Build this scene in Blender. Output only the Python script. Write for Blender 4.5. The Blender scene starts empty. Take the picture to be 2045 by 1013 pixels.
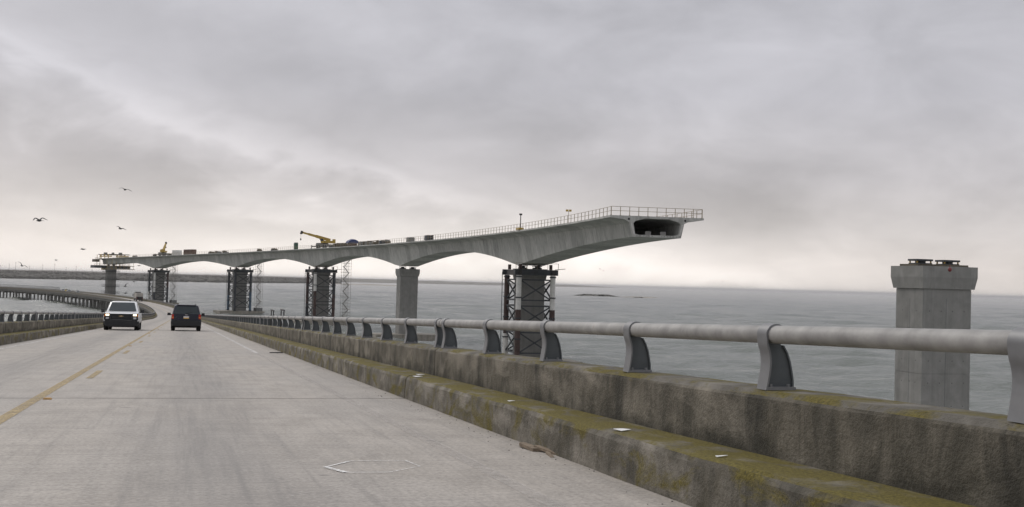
import bpy, math, random
import numpy as np
from mathutils import Matrix, Vector

random.seed(7)
R = math.radians
scn = bpy.context.scene
col = scn.collection

# ------------------------------------------------------------------ camera
FPX, CX, CY = 2400.0, 1022.5, 506.5          # focal length and centre in photo pixels
CAMH = 16.0                                  # eye height above the sea
PITCH = math.atan(59.7 / FPX)
ROLL = R(1.558)
cam = bpy.data.cameras.new('camera')
cam.lens = FPX * 36 / 2045
cam.sensor_width = 36
cam.sensor_fit = 'HORIZONTAL'
cam.clip_start = 0.1
cam.clip_end = 200000
camo = bpy.data.objects.new('camera', cam)
col.objects.link(camo)
cp, sp = math.cos(PITCH), math.sin(PITCH)
r0, u0, fw = Vector((1, 0, 0)), Vector((0, -sp, cp)), Vector((0, cp, sp))
cr, sr = math.cos(ROLL), math.sin(ROLL)
cright, cup = r0 * cr + u0 * sr, r0 * -sr + u0 * cr
camo.matrix_world = Matrix(((cright.x, cup.x, -fw.x, 0), (cright.y, cup.y, -fw.y, 0), (cright.z, cup.z, -fw.z, CAMH), (0, 0, 0, 1)))
scn.camera = camo

# ------------------------------------------------------------------ world: overcast sky
SUN_EL, SUN_AZ = R(38), R(-42)               # azimuth from +Y towards +X
world = bpy.data.worlds.new('World')
scn.world = world
world.use_nodes = True
nt = world.node_tree
nt.nodes.clear()


def N(t, typ, **kw):
    n = t.nodes.new(typ)
    for k, v in kw.items():
        if k.startswith('i_'):
            n.inputs[int(k[2:])].default_value = v
        else:
            setattr(n, k, v)
    return n


def M(t, op, a, b=None, c=None, clamp=False):
    n = t.nodes.new('ShaderNodeMath')
    n.operation = op
    n.use_clamp = clamp
    for i, x in enumerate((a, b, c)):
        if x is None:
            continue
        if isinstance(x, (int, float)):
            n.inputs[i].default_value = x
        else:
            t.links.new(x, n.inputs[i])
    return n.outputs[0]


def ramp(t, fac, stops, interp='LINEAR'):
    n = t.nodes.new('ShaderNodeValToRGB')
    cr_ = n.color_ramp
    cr_.interpolation = interp
    while len(cr_.elements) > 1:
        cr_.elements.remove(cr_.elements[-1])
    for i, (p, c) in enumerate(stops):
        e = cr_.elements[0] if i == 0 else cr_.elements.new(p)
        e.position = p
        e.color = (c[0], c[1], c[2], 1) if hasattr(c, '__len__') else (c, c, c, 1)
    t.links.new(fac, n.inputs[0])
    return n.outputs[0]


def mixc(t, fac, a, b, mode='MIX'):
    n = t.nodes.new('ShaderNodeMix')
    n.data_type = 'RGBA'
    n.blend_type = mode
    for sock, x in ((n.inputs[0], fac), (n.inputs[6], a), (n.inputs[7], b)):
        if isinstance(x, (int, float)):
            sock.default_value = x
        elif isinstance(x, tuple):
            sock.default_value = (x[0], x[1], x[2], 1)
        else:
            t.links.new(x, sock)
    return n.outputs[2]


def noise(t, vec, scale, detail=4, rough=0.55, dist=0.0):
    n = t.nodes.new('ShaderNodeTexNoise')
    n.inputs['Scale'].default_value = scale
    n.inputs['Detail'].default_value = detail
    n.inputs['Roughness'].default_value = rough
    n.inputs['Distortion'].default_value = dist
    if vec is not None:
        t.links.new(vec, n.inputs['Vector'])
    return n.outputs['Fac']


def vmap(t, vec, scale=(1, 1, 1), loc=(0, 0, 0)):
    n = t.nodes.new('ShaderNodeMapping')
    n.inputs['Scale'].default_value = scale
    n.inputs['Location'].default_value = loc
    t.links.new(vec, n.inputs['Vector'])
    return n.outputs[0]


tc = nt.nodes.new('ShaderNodeTexCoord')
sep = nt.nodes.new('ShaderNodeSeparateXYZ')
nt.links.new(tc.outputs['Generated'], sep.inputs[0])
dx, dy, dz = sep.outputs
el = M(nt, 'ARCSINE', dz)
az = M(nt, 'ARCTAN2', dx, dy)
# cloud-layer coordinates (a flat layer seen in perspective)
den = M(nt, 'ADD', M(nt, 'MAXIMUM', dz, 0.0), 0.16)
comb = nt.nodes.new('ShaderNodeCombineXYZ')
nt.links.new(M(nt, 'DIVIDE', dx, den), comb.inputs[0])
nt.links.new(M(nt, 'DIVIDE', dy, den), comb.inputs[1])
cl = comb.outputs[0]
n_big = noise(nt, vmap(nt, cl, (1.0, 0.8, 1), (3.1, 7.7, 0)), 0.9, 3, 0.5, 0.6)
n_mid = noise(nt, vmap(nt, tc.outputs['Generated'], (1, 1, 2.0), (0.3, 0.2, 0.1)), 7.5, 6, 0.55, 0.4)
n_fine = noise(nt, vmap(nt, tc.outputs['Generated'], (1, 1, 2.2)), 14.0, 5, 0.55, 0.5)
# vertical gradient: bright warm skirt above the horizon, grey cover higher, lighter again to the zenith
base = ramp(nt, M(nt, 'DIVIDE', el, 1.5708), [
    (0.0, (0.83, 0.765, 0.72)), (0.014, (0.79, 0.73, 0.695)), (0.030, (0.69, 0.65, 0.635)), (0.058, (0.60, 0.575, 0.59)),
    (0.10, (0.545, 0.535, 0.57)), (0.16, (0.545, 0.54, 0.58)), (0.40, (0.72, 0.72, 0.76)), (1.0, (1.05, 1.05, 1.09))])
# oblique edge of the dark cloud bank, lit fringe under it
q = M(nt, 'SUBTRACT', el, M(nt, 'MULTIPLY_ADD', az, -0.29, 0.052))
q = M(nt, 'ADD', q, M(nt, 'MULTIPLY', M(nt, 'SUBTRACT', n_mid, 0.5), 0.10))
q = M(nt, 'ADD', q, M(nt, 'MULTIPLY', M(nt, 'SUBTRACT', n_fine, 0.5), 0.05))
edge = ramp(nt, M(nt, 'MULTIPLY_ADD', q, 2.6, 0.5), [
    (0.0, 1.02), (0.22, 0.98), (0.34, 0.90), (0.43, 1.04), (0.485, 1.20), (0.55, 1.0), (0.66, 0.92), (1.0, 1.0)], 'EASE')
sky = mixc(nt, 1.0, base, edge, 'MULTIPLY')
mod = M(nt, 'ADD', M(nt, 'MULTIPLY_ADD', n_big, 0.46, 0.77), M(nt, 'ADD', M(nt, 'MULTIPLY_ADD', n_mid, 0.66, -0.33), M(nt, 'MULTIPLY_ADD', n_fine, 0.16, -0.08)))
sky = mixc(nt, 1.0, sky, mod, 'MULTIPLY')
# veiled sun glow low over the sea, ahead
ga = M(nt, 'DIVIDE', M(nt, 'ADD', az, 0.10), 0.30)
ge = M(nt, 'DIVIDE', M(nt, 'SUBTRACT', el, 0.008), 0.034)
gl = M(nt, 'EXPONENT', M(nt, 'MULTIPLY', M(nt, 'ADD', M(nt, 'MULTIPLY', ga, ga), M(nt, 'MULTIPLY', ge, ge)), -1.0))
glow = nt.nodes.new('ShaderNodeVectorMath')
glow.operation = 'SCALE'
glow.inputs[0].default_value = (0.36, 0.35, 0.325)
nt.links.new(gl, glow.inputs['Scale'])
sky = mixc(nt, 1.0, sky, glow.outputs[0], 'ADD')
nish = nt.nodes.new('ShaderNodeTexSky')
nish.sky_type = 'NISHITA'
nish.sun_disc = False
nish.sun_elevation = SUN_EL
nish.sun_rotation = SUN_AZ
nish.air_density = 1.0
nish.dust_density = 3.0
nsc = nt.nodes.new('ShaderNodeVectorMath')
nsc.operation = 'SCALE'
nsc.inputs['Scale'].default_value = 0.10
nt.links.new(nish.outputs[0], nsc.inputs[0])
sky = mixc(nt, 0.95, nsc.outputs[0], sky)     # a thin share of clear sky behind the cloud
bg = nt.nodes.new('ShaderNodeBackground')
bg.inputs[1].default_value = 1.0
nt.links.new(sky, bg.inputs[0])
wo = nt.nodes.new('ShaderNodeOutputWorld')
nt.links.new(bg.outputs[0], wo.inputs[0])

sun = bpy.data.lights.new('sun', 'SUN')
sun.energy = 1.2
sun.angle = R(25)
sun.color = (1.0, 0.95, 0.88)
suno = bpy.data.objects.new('sun', sun)
col.objects.link(suno)
sd = Vector((math.sin(SUN_AZ) * math.cos(SUN_EL), math.cos(SUN_AZ) * math.cos(SUN_EL), math.sin(SUN_EL)))
suno.rotation_euler = sd.to_track_quat('Z', 'Y').to_euler()

scn.view_settings.view_transform = 'Standard'
scn.view_settings.look = 'None'
scn.view_settings.exposure = 0.0
scn.view_settings.gamma = 1.0
scn.view_settings.use_curve_mapping = False
scn.render.engine = 'CYCLES'


# ------------------------------------------------------------------ helpers
def ray(x, y):
    dxp, dyp = x - CX, y - CY
    u = dxp * cr + dyp * sr
    v = -dxp * sr + dyp * cr
    return np.array([u, FPX * cp + v * sp, FPX * sp - v * cp]) / FPX


def at_y(x, y, Y):                            # point seen at a photo pixel, Y metres ahead
    r = ray(x, y)
    p = r * (Y / r[1])
    return np.array([p[0], p[1], p[2] + CAMH])


def at_z(x, y, z):                            # point seen at a photo pixel, on the level z
    r = ray(x, y)
    p = r * ((z - CAMH) / r[2])
    return np.array([p[0], p[1], z])


def proj(P):
    X, Y, Z = P[0], P[1], P[2] - CAMH
    d = Y * cp + Z * sp
    h = -Y * sp + Z * cp
    u, v = FPX * X / d, -FPX * h / d
    return CX + u * cr - v * sr, CY + u * sr + v * cr


class MB:
    def __init__(s):
        s.v, s.f, s.uv, s.mi = [], [], [], []

    def add(s, vs, fs, mi=0, uvs=None):
        o = len(s.v)
        s.v += [tuple(float(c) for c in p) for p in vs]
        for k, f in enumerate(fs):
            s.f.append(tuple(o + i for i in f))
            s.mi.append(mi if isinstance(mi, int) else mi[k])
            s.uv.append(uvs[k] if uvs else None)
        return s

    def box(s, c, d, mi=0, taper=1.0):
        x, y, z = c
        a, b, h = d[0] / 2, d[1] / 2, d[2] / 2
        t = taper
        vs = [(x - a, y - b, z - h), (x + a, y - b, z - h), (x + a, y + b, z - h), (x - a, y + b, z - h),
              (x - a * t, y - b * t, z + h), (x + a * t, y - b * t, z + h), (x + a * t, y + b * t, z + h), (x - a * t, y + b * t, z + h)]
        return s.add(vs, [(3, 2, 1, 0), (4, 5, 6, 7), (0, 1, 5, 4), (1, 2, 6, 5), (2, 3, 7, 6), (3, 0, 4, 7)], mi)

    def bar(s, p0, p1, w, h=None, mi=0):
        h = h or w
        p0, p1 = Vector(p0), Vector(p1)
        d = (p1 - p0).normalized()
        up = Vector((0, 0, 1)) if abs(d.z) < 0.95 else Vector((0, 1, 0))
        a = d.cross(up).normalized()
        b = a.cross(d).normalized()
        vs = []
        for p in (p0, p1):
            for i, j in ((-1, -1), (1, -1), (1, 1), (-1, 1)):
                vs.append(p + a * (i * w / 2) + b * (j * h / 2))
        return s.add(vs, [(0, 1, 2, 3), (7, 6, 5, 4), (0, 4, 5, 1), (1, 5, 6, 2), (2, 6, 7, 3), (3, 7, 4, 0)], mi)

    def tube(s, p0, p1, r, n=8, r1=None, mi=0, caps=True):
        r1 = r if r1 is None else r1
        p0, p1 = Vector(p0), Vector(p1)
        d = (p1 - p0).normalized()
        up = Vector((0, 0, 1)) if abs(d.z) < 0.95 else Vector((0, 1, 0))
        a = d.cross(up).normalized()
        b = a.cross(d).normalized()
        vs = []
        for p, q in ((p0, r), (p1, r1)):
            for k in range(n):
                w = 2 * math.pi * k / n
                vs.append(p + a * (math.cos(w) * q) + b * (math.sin(w) * q))
        fs = [(k, (k + 1) % n, n + (k + 1) % n, n + k) for k in range(n)]
        if caps:
            fs += [tuple(range(n))[::-1], tuple(range(n, 2 * n))]
        return s.add(vs, fs, mi)

    def prism(s, poly, y0, y1, axis='y', mi=0, s0=1.0, s1=1.0):   # polygon in (x,z) pushed along y, or (y,z) along x, or (x,y) along z
        n = len(poly)
        vs = []
        for c, k in ((y0, s0), (y1, s1)):
            for a, b in poly:
                vs.append((a * k, c, b) if axis == 'y' else (c, a * k, b) if axis == 'x' else (a * k, b * k, c))
        fs = [(k, (k + 1) % n, n + (k + 1) % n, n + k) for k in range(n)]
        fs += [tuple(range(n))[::-1], tuple(range(n, 2 * n))]
        return s.add(vs, fs, mi)

    def loft(s, rings, mi=0, close=True, caps=True):
        n = len(rings[0])
        o = []
        for r in rings:
            o += list(r)
        fs = []
        for i in range(len(rings) - 1):
            for k in range(n if close else n - 1):
                k2 = (k + 1) % n
                fs.append((i * n + k, i * n + k2, (i + 1) * n + k2, (i + 1) * n + k))
        if caps:
            fs += [tuple(range(n))[::-1], tuple(range((len(rings) - 1) * n, len(rings) * n))]
        return s.add(o, fs, mi)

    def mesh(s, name, mats, smooth=False, fix=True):
        me = bpy.data.meshes.new(name)
        me.from_pydata(s.v, [], s.f)
        for m in (mats if isinstance(mats, (list, tuple)) else [mats]):
            me.materials.append(m)
        if any(s.mi):
            me.polygons.foreach_set('material_index', s.mi)
        if any(u is not None for u in s.uv):
            uvl = me.uv_layers.new(name='UVMap')
            i = 0
            for f, u in zip(s.f, s.uv):
                for k in range(len(f)):
                    uvl.data[i].uv = u[k] if u else (0, 0)
                    i += 1
        if fix:
            import bmesh
            bm = bmesh.new()
            bm.from_mesh(me)
            bmesh.ops.recalc_face_normals(bm, faces=bm.faces)
            bm.to_mesh(me)
            bm.free()
        if smooth:
            me.polygons.foreach_set('use_smooth', [True] * len(me.polygons))
            me.set_sharp_from_angle(angle=R(38))
        me.update()
        return me

    def build(s, name, mats, parent=None, smooth=False, fix=True):
        return link(name, s.mesh(name, mats, smooth, fix), parent)


def link(name, me, parent=None, loc=(0, 0, 0), rz=0.0):
    o = bpy.data.objects.new(name, me)
    col.objects.link(o)
    o.location = loc
    o.rotation_euler = (0, 0, rz)
    if parent:
        o.parent = parent
    return o


def tag(o, label=None, cat=None, group=None, kind=None):
    if label:
        o['label'] = label
    if cat:
        o['category'] = cat
    if group:
        o['group'] = group
    if kind:
        o['kind'] = kind
    return o


def empty(name, loc=(0, 0, 0), rz=0.0, label=None, cat=None, group=None):
    o = link(name, None, None, loc, rz)
    o.empty_display_size = 0.5
    return tag(o, label, cat, group)


# ------------------------------------------------------------------ materials
def pmat(name, color, rough=0.7, metal=0.0, var=0.15, vscale=3.0, bump=0.0, bscale=20.0, coords='Object', spec=0.5):
    m = bpy.data.materials.new(name)
    m.use_nodes = True
    t = m.node_tree
    b = t.nodes['Principled BSDF']
    b.inputs['Roughness'].default_value = rough
    b.inputs['Metallic'].default_value = metal
    b.inputs['Specular IOR Level'].default_value = spec
    tcn = t.nodes.new('ShaderNodeTexCoord')
    vec = tcn.outputs[coords]
    if var > 0:
        f = noise(t, vec, vscale, 6, 0.6)
        c0 = tuple(c * (1 - var) for c in color)
        c1 = tuple(min(1, c * (1 + var)) for c in color)
        t.links.new(ramp(t, f, [(0.3, c0), (0.7, c1)]), b.inputs['Base Color'])
    else:
        b.inputs['Base Color'].default_value = (*color, 1)
    if bump > 0:
        bn = t.nodes.new('ShaderNodeBump')
        bn.inputs['Distance'].default_value = bump
        bn.inputs['Strength'].default_value = 0.6
        t.links.new(noise(t, vec, bscale, 5, 0.6), bn.inputs['Height'])
        t.links.new(bn.outputs[0], b.inputs['Normal'])
    return m


def emat(name, color, strength):
    m = pmat(name, color, 0.3, var=0)
    b = m.node_tree.nodes['Principled BSDF']
    b.inputs['Emission Color'].default_value = (*color, 1)
    b.inputs['Emission Strength'].default_value = strength
    return m


def bump_to(t, b, height, dist, strength=0.7):
    bn = t.nodes.new('ShaderNodeBump')
    bn.inputs['Distance'].default_value = dist
    bn.inputs['Strength'].default_value = strength
    t.links.new(height, bn.inputs['Height'])
    t.links.new(bn.outputs[0], b.inputs['Normal'])


def road_material():
    m = bpy.data.materials.new('road_concrete')
    m.use_nodes = True
    t = m.node_tree
    b = t.nodes['Principled BSDF']
    b.inputs['Roughness'].default_value = 0.75
    uv = t.nodes.new('ShaderNodeTexCoord').outputs['UV']       # u = across, v = along, metres
    sepn = t.nodes.new('ShaderNodeSeparateXYZ')
    t.links.new(uv, sepn.inputs[0])
    fine = noise(t, uv, 30.0, 5, 0.75)
    mid = noise(t, vmap(t, uv, (1, 0.5, 1)), 2.2, 6, 0.62, 0.4)
    big = noise(t, vmap(t, uv, (0.6, 0.18, 1)), 0.9, 4, 0.5)
    streak = noise(t, vmap(t, uv, (9, 0.25, 1), (2, 5, 0)), 1.0, 5, 0.65, 0.3)
    c = ramp(t, mid, [(0.25, (0.275, 0.248, 0.218)), (0.5, (0.365, 0.332, 0.294)), (0.75, (0.445, 0.406, 0.362))])
    c = mixc(t, M(t, 'MULTIPLY', ramp(t, big, [(0.42, 0.0), (0.62, 1.0)]), 0.35), c, (0.29, 0.278, 0.268))
    c = mixc(t, M(t, 'MULTIPLY', ramp(t, streak, [(0.50, 0.0), (0.70, 1.0)]), 0.42), c, (0.19, 0.178, 0.165))
    tine = noise(t, vmap(t, uv, (0.5, 14, 1), (1, 1, 0)), 1.0, 4, 0.6)
    c = mixc(t, M(t, 'MULTIPLY', ramp(t, tine, [(0.45, 0.0), (0.68, 1.0)]), 0.35), c, (0.19, 0.178, 0.168))
    c = mixc(t, ramp(t, fine, [(0.30, 0.85), (0.50, 0.0)]), c, (0.17, 0.157, 0.145))
    c = mixc(t, ramp(t, fine, [(0.52, 0.0), (0.72, 0.7)]), c, (0.53, 0.495, 0.455))
    # oil-dark strip down the middle of each lane, paler wheel tracks
    for tt, w, k in ((0.25, 0.55, 0.4), (-2.95, 0.55, 0.4)):
        g = M(t, 'DIVIDE', M(t, 'SUBTRACT', sepn.outputs[0], tt), w)
        g = M(t, 'MULTIPLY', M(t, 'EXPONENT', M(t, 'MULTIPLY', M(t, 'MULTIPLY', g, g), -1.0)), M(t, 'MULTIPLY', streak, 2 * k))
        c = mixc(t, g, c, (0.16, 0.153, 0.147))
    # spots of grease
    sp_ = noise(t, vmap(t, uv, (1, 0.6, 1), (8, 3, 0)), 3.4, 3, 0.5)
    c = mixc(t, ramp(t, sp_, [(0.70, 0.0), (0.76, 0.6)]), c, (0.13, 0.125, 0.12))
    t.links.new(c, b.inputs['Base Color'])
    bump_to(t, b, fine, 0.006, 0.5)
    return m


def old_concrete(name, moss_amt, dark, pale, stain=1.0, runs=False):
    """weathered concrete, u = along, v = round the profile (metres); vertical runs of dirt, moss where moss_amt says"""
    m = bpy.data.materials.new(name)
    m.use_nodes = True
    t = m.node_tree
    b = t.nodes['Principled BSDF']
    b.inputs['Roughness'].default_value = 0.9
    b.inputs['Specular IOR Level'].default_value = 0.25
    uv = t.nodes.new('ShaderNodeTexCoord').outputs['UV']
    mott = noise(t, uv, 3.2, 7, 0.65, 0.3)
    run = M(t, 'MULTIPLY_ADD', noise(t, vmap(t, uv, (3.6, 0.9, 1)), 1.0, 7, 0.72, 1.2), 0.7, M(t, 'MULTIPLY', noise(t, vmap(t, uv, (0.9, 1.2, 1), (6, 1, 0)), 1.0, 4, 0.6, 0.5), 0.3))
    blot = noise(t, vmap(t, uv, (1.0, 1.6, 1), (4, 9, 0)), 1.3, 5, 0.6, 0.5)
    grit = noise(t, uv, 42, 4, 0.7)
    c = ramp(t, mott, [(0.3, dark), (0.55, tuple((a + d) / 2 for a, d in zip(dark, pale))), (0.75, pale)])
    c = mixc(t, M(t, 'MULTIPLY', ramp(t, run, [(0.47, 0.0), (0.62, 1.0)]), 0.72 * stain), c, (0.045, 0.043, 0.034))
    c = mixc(t, M(t, 'MULTIPLY', ramp(t, blot, [(0.50, 0.0), (0.64, 1.0)]), 0.6), c, tuple(min(1, x * 1.4) for x in pale))
    mo = noise(t, vmap(t, uv, (0.7, 1.4, 1), (1, 2, 0)), 2.4, 7, 0.66, 0.6)
    lo = 0.72 - 0.45 * moss_amt
    mossc = ramp(t, grit, [(0.3, (0.070, 0.060, 0.014)), (0.55, (0.155, 0.128, 0.027)), (0.75, (0.25, 0.205, 0.050))])
    c = mixc(t, M(t, 'MULTIPLY', ramp(t, mo, [(lo, 0.0), (lo + 0.13, 1.0)]), 0.9), c, mossc)
    c = mixc(t, ramp(t, grit, [(0.27, 0.6), (0.42, 0.0)]), c, (0.05, 0.047, 0.04))
    if runs:                                     # dirt washed down below each railing post and joint
        sx_ = t.nodes.new('ShaderNodeSeparateXYZ')
        t.links.new(uv, sx_.inputs[0])
        wob = M(t, 'MULTIPLY', M(t, 'SUBTRACT', noise(t, uv, 3.0, 4, 0.6), 0.5), 0.30)
        rj = M(t, 'FLOORED_MODULO', M(t, 'ADD', M(t, 'ADD', sx_.outputs[0], wob), 180.0 - 15.3 - 0.24 + 1.095), 18.0)
        rp = M(t, 'ABSOLUTE', M(t, 'SUBTRACT', M(t, 'FLOORED_MODULO', rj, 2.19), 1.095))
        g_ = M(t, 'EXPONENT', M(t, 'MULTIPLY', M(t, 'POWER', M(t, 'DIVIDE', rp, 0.13), 2.0), -1.0))
        c = mixc(t, M(t, 'MULTIPLY', M(t, 'MULTIPLY', g_, ramp(t, run, [(0.35, 0.2), (0.6, 1.0)])), 0.85), c, (0.035, 0.034, 0.029))
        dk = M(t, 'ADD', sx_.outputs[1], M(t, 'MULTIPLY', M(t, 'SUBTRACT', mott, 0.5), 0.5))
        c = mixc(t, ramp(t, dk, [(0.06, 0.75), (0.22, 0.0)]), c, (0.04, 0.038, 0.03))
    t.links.new(c, b.inputs['Base Color'])
    bump_to(t, b, M(t, 'ADD', grit, M(t, 'MULTIPLY', mott, 1.6)), 0.020, 0.8)
    return m


def new_concrete(name, c0, c1, streaks=0.5, rnd=0.12):
    m = bpy.data.materials.new(name)
    m.use_nodes = True
    t = m.node_tree
    b = t.nodes['Principled BSDF']
    b.inputs['Roughness'].default_value = 0.85
    b.inputs['Specular IOR Level'].default_value = 0.3
    ob = t.nodes.new('ShaderNodeTexCoord').outputs['Object']
    oi = t.nodes.new('ShaderNodeObjectInfo')
    a = noise(t, ob, 0.55, 7, 0.66, 0.6)
    st = noise(t, vmap(t, ob, (1.6, 1.6, 0.07)), 1.0, 5, 0.65)
    st2 = noise(t, vmap(t, ob, (5, 5, 0.25), (3, 3, 0)), 1.0, 4, 0.6)
    spot = noise(t, ob, 2.3, 4, 0.6)
    c = ramp(t, a, [(0.28, c0), (0.72, c1)])
    c = mixc(t, M(t, 'MULTIPLY', ramp(t, st, [(0.5, 0.0), (0.68, 1.0)]), streaks), c, tuple(x * 0.55 for x in c0))
    c = mixc(t, M(t, 'MULTIPLY', ramp(t, st2, [(0.55, 0.0), (0.7, 1.0)]), streaks * 0.7), c, tuple(min(1, x * 1.3) for x in c1))
    c = mixc(t, ramp(t, spot, [(0.70, 0.0), (0.74, 0.5)]), c, tuple(x * 0.5 for x in c0))
    v = M(t, 'MULTIPLY_ADD', oi.outputs['Random'], 2 * rnd, 1 - rnd)
    c = mixc(t, 1.0, c, v, 'MULTIPLY')
    t.links.new(c, b.inputs['Base Color'])
    return m


def water_material():
    m = bpy.data.materials.new('sea_water')
    m.use_nodes = True
    t = m.node_tree
    b = t.nodes['Principled BSDF']
    b.inputs['Roughness'].default_value = 0.9
    b.inputs['Specular IOR Level'].default_value = 0.0
    ob = t.nodes.new('ShaderNodeTexCoord').outputs['Object']
    w2 = noise(t, vmap(t, ob, (0.55, 1.1, 1), (30, 11, 0)), 0.8, 6, 0.66, 0.5)
    patch = noise(t, vmap(t, ob, (0.35, 1, 1)), 0.012, 5, 0.6, 0.6)
    b_c = ramp(t, patch, [(0.3, (0.130, 0.148, 0.132)), (0.7, (0.195, 0.208, 0.186))])
    cap = noise(t, vmap(t, ob, (0.45, 1.3, 1), (7, 3, 0)), 0.23, 7, 0.7, 0.3)
    b_c = mixc(t, ramp(t, cap, [(0.715, 0.0), (0.76, 0.7)]), b_c, (0.55, 0.57, 0.56))
    t.links.new(b_c, b.inputs['Base Color'])
    bn = t.nodes.new('ShaderNodeBump')
    bn.inputs['Distance'].default_value = 0.40
    bn.inputs['Strength'].default_value = 1.0
    t.links.new(w2, bn.inputs['Height'])
    t.links.new(bn.outputs[0], b.inputs['Normal'])
    gl_ = t.nodes.new('ShaderNodeBsdfGlossy')
    gl_.inputs['Roughness'].default_value = 0.17
    t.links.new(bn.outputs[0], gl_.inputs['Normal'])
    fr = t.nodes.new('ShaderNodeFresnel')
    fr.inputs['IOR'].default_value = 1.333
    t.links.new(bn.outputs[0], fr.inputs['Normal'])
    mx = t.nodes.new('ShaderNodeMixShader')      # a choppy sea shows facets turned to the viewer: it mirrors less than still water
    t.links.new(M(t, 'MULTIPLY', fr.outputs[0], 1.0), mx.inputs[0])
    t.links.new(b.outputs[0], mx.inputs[1])
    t.links.new(gl_.outputs[0], mx.inputs[2])
    t.links.new(mx.outputs[0], t.nodes['Material Output'].inputs['Surface'])
    return m


MT = {}
MT['road'] = road_material()
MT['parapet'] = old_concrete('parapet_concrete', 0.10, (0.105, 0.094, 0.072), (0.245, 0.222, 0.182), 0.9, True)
MT['par_top'] = old_concrete('parapet_top_moss', 0.62, (0.12, 0.112, 0.095), (0.22, 0.205, 0.18), 0.4)
MT['ledge'] = old_concrete('ledge_moss', 0.80, (0.11, 0.10, 0.075), (0.23, 0.21, 0.17), 0.3)
MT['kerb'] = old_concrete('kerb_concrete', 0.50, (0.095, 0.085, 0.062), (0.27, 0.248, 0.212), 0.9)
MT['slab_edge'] = old_concrete('deck_concrete', 0.0, (0.12, 0.118, 0.11), (0.26, 0.25, 0.235), 0.9)
MT['seg'] = new_concrete('segment_concrete', (0.36, 0.36, 0.338), (0.50, 0.498, 0.468), 0.65, 0.17)
MT['pier'] = new_concrete('pier_concrete', (0.185, 0.183, 0.172), (0.28, 0.276, 0.26), 0.28, 0.05)
MT['foot'] = new_concrete('footing_concrete', (0.20, 0.185, 0.155), (0.33, 0.31, 0.27), 0.6, 0.05)
MT['pile'] = new_concrete('pile_concrete', (0.12, 0.118, 0.108), (0.24, 0.235, 0.22), 0.6, 0.12)
MT['galv'] = pmat('galvanised_rail', (0.30, 0.292, 0.280), 0.6, 0.0, 0.30, 5.0)
MT['post'] = pmat('post_metal', (0.185, 0.188, 0.195), 0.5, 0.15, 0.15, 6)
def weathered_rail(m):
    t = m.node_tree
    b = t.nodes['Principled BSDF']
    src = b.inputs['Base Color'].links[0].from_socket
    ob = t.nodes.new('ShaderNodeTexCoord').outputs['Object']
    pat = noise(t, vmap(t, ob, (1, 1, 3)), 1.6, 6, 0.65, 0.5)
    c = mixc(t, M(t, 'MULTIPLY', ramp(t, pat, [(0.48, 0.0), (0.62, 1.0)]), 0.5), src, (0.20, 0.195, 0.19))
    dr = noise(t, ob, 9.0, 3, 0.5)
    c = mixc(t, ramp(t, dr, [(0.74, 0.0), (0.77, 0.8)]), c, (0.62, 0.61, 0.58))
    ru = noise(t, ob, 5.0, 5, 0.65)
    c = mixc(t, ramp(t, ru, [(0.66, 0.0), (0.74, 0.6)]), c, (0.17, 0.105, 0.06))
    t.links.new(c, b.inputs['Base Color'])


weathered_rail(MT['galv'])
weathered_rail(MT['post'])
MT['postweb'] = pmat('shaded_post_web', (0.085, 0.095, 0.10), 0.6, 0.1, 0.2, 6)  # post web and back flange: shade of the recess put into the colour
MT['black'] = pmat('black_steel', (0.022, 0.020, 0.020), 0.6, 0.0, 0.3, 4)
MT['darksteel'] = pmat('dark_steel', (0.035, 0.040, 0.046), 0.6, 0.1, 0.35, 1.2)
MT['rust'] = pmat('rusty_steel', (0.065, 0.040, 0.035), 0.8, 0.0, 0.4, 1.0)
MT['whitepaint'] = pmat('worn_white_paint', (0.62, 0.61, 0.58), 0.6, 0.0, 0.15, 1.5)
MT['bluepaint'] = pmat('blue_steel', (0.045, 0.085, 0.13), 0.6, 0.0, 0.25, 1.5)
MT['orange'] = pmat('orange_paint', (0.42, 0.08, 0.03), 0.6, 0.0, 0.2, 3)
MT['yellow'] = pmat('machine_yellow', (0.38, 0.255, 0.045), 0.5, 0.0, 0.2, 1.5)
MT['railrust'] = pmat('railing_steel', (0.29, 0.235, 0.16), 0.7, 0.0, 0.4, 0.8)
MT['scaff'] = pmat('scaffold_tube', (0.27, 0.255, 0.235), 0.5, 0.3, 0.35, 0.6)
MT['plank'] = pmat('scaffold_plank', (0.16, 0.13, 0.09), 0.8, 0.0, 0.3, 2)
def worn_paint(name, color, wear, full=0.0, none=1.0):
    m = pmat(name, color, 0.75, 0, 0.25, 7.0)
    t = m.node_tree
    ob = t.nodes.new('ShaderNodeTexCoord').outputs['Object']
    n1 = noise(t, ob, 24.0, 6, 0.72)
    n2 = noise(t, ob, 1.1, 4, 0.6)
    f = ramp(t, M(t, 'ADD', M(t, 'MULTIPLY', n1, 0.8), M(t, 'MULTIPLY', n2, 0.2)), [(wear - 0.09, none), (wear + 0.09, full)])
    mx = t.nodes.new('ShaderNodeMixShader')
    t.links.new(f, mx.inputs[0])
    t.links.new(t.nodes['Principled BSDF'].outputs[0], mx.inputs[1])
    t.links.new(t.nodes.new('ShaderNodeBsdfTransparent').outputs[0], mx.inputs[2])
    t.links.new(mx.outputs[0], t.nodes['Material Output'].inputs['Surface'])
    return m


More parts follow.
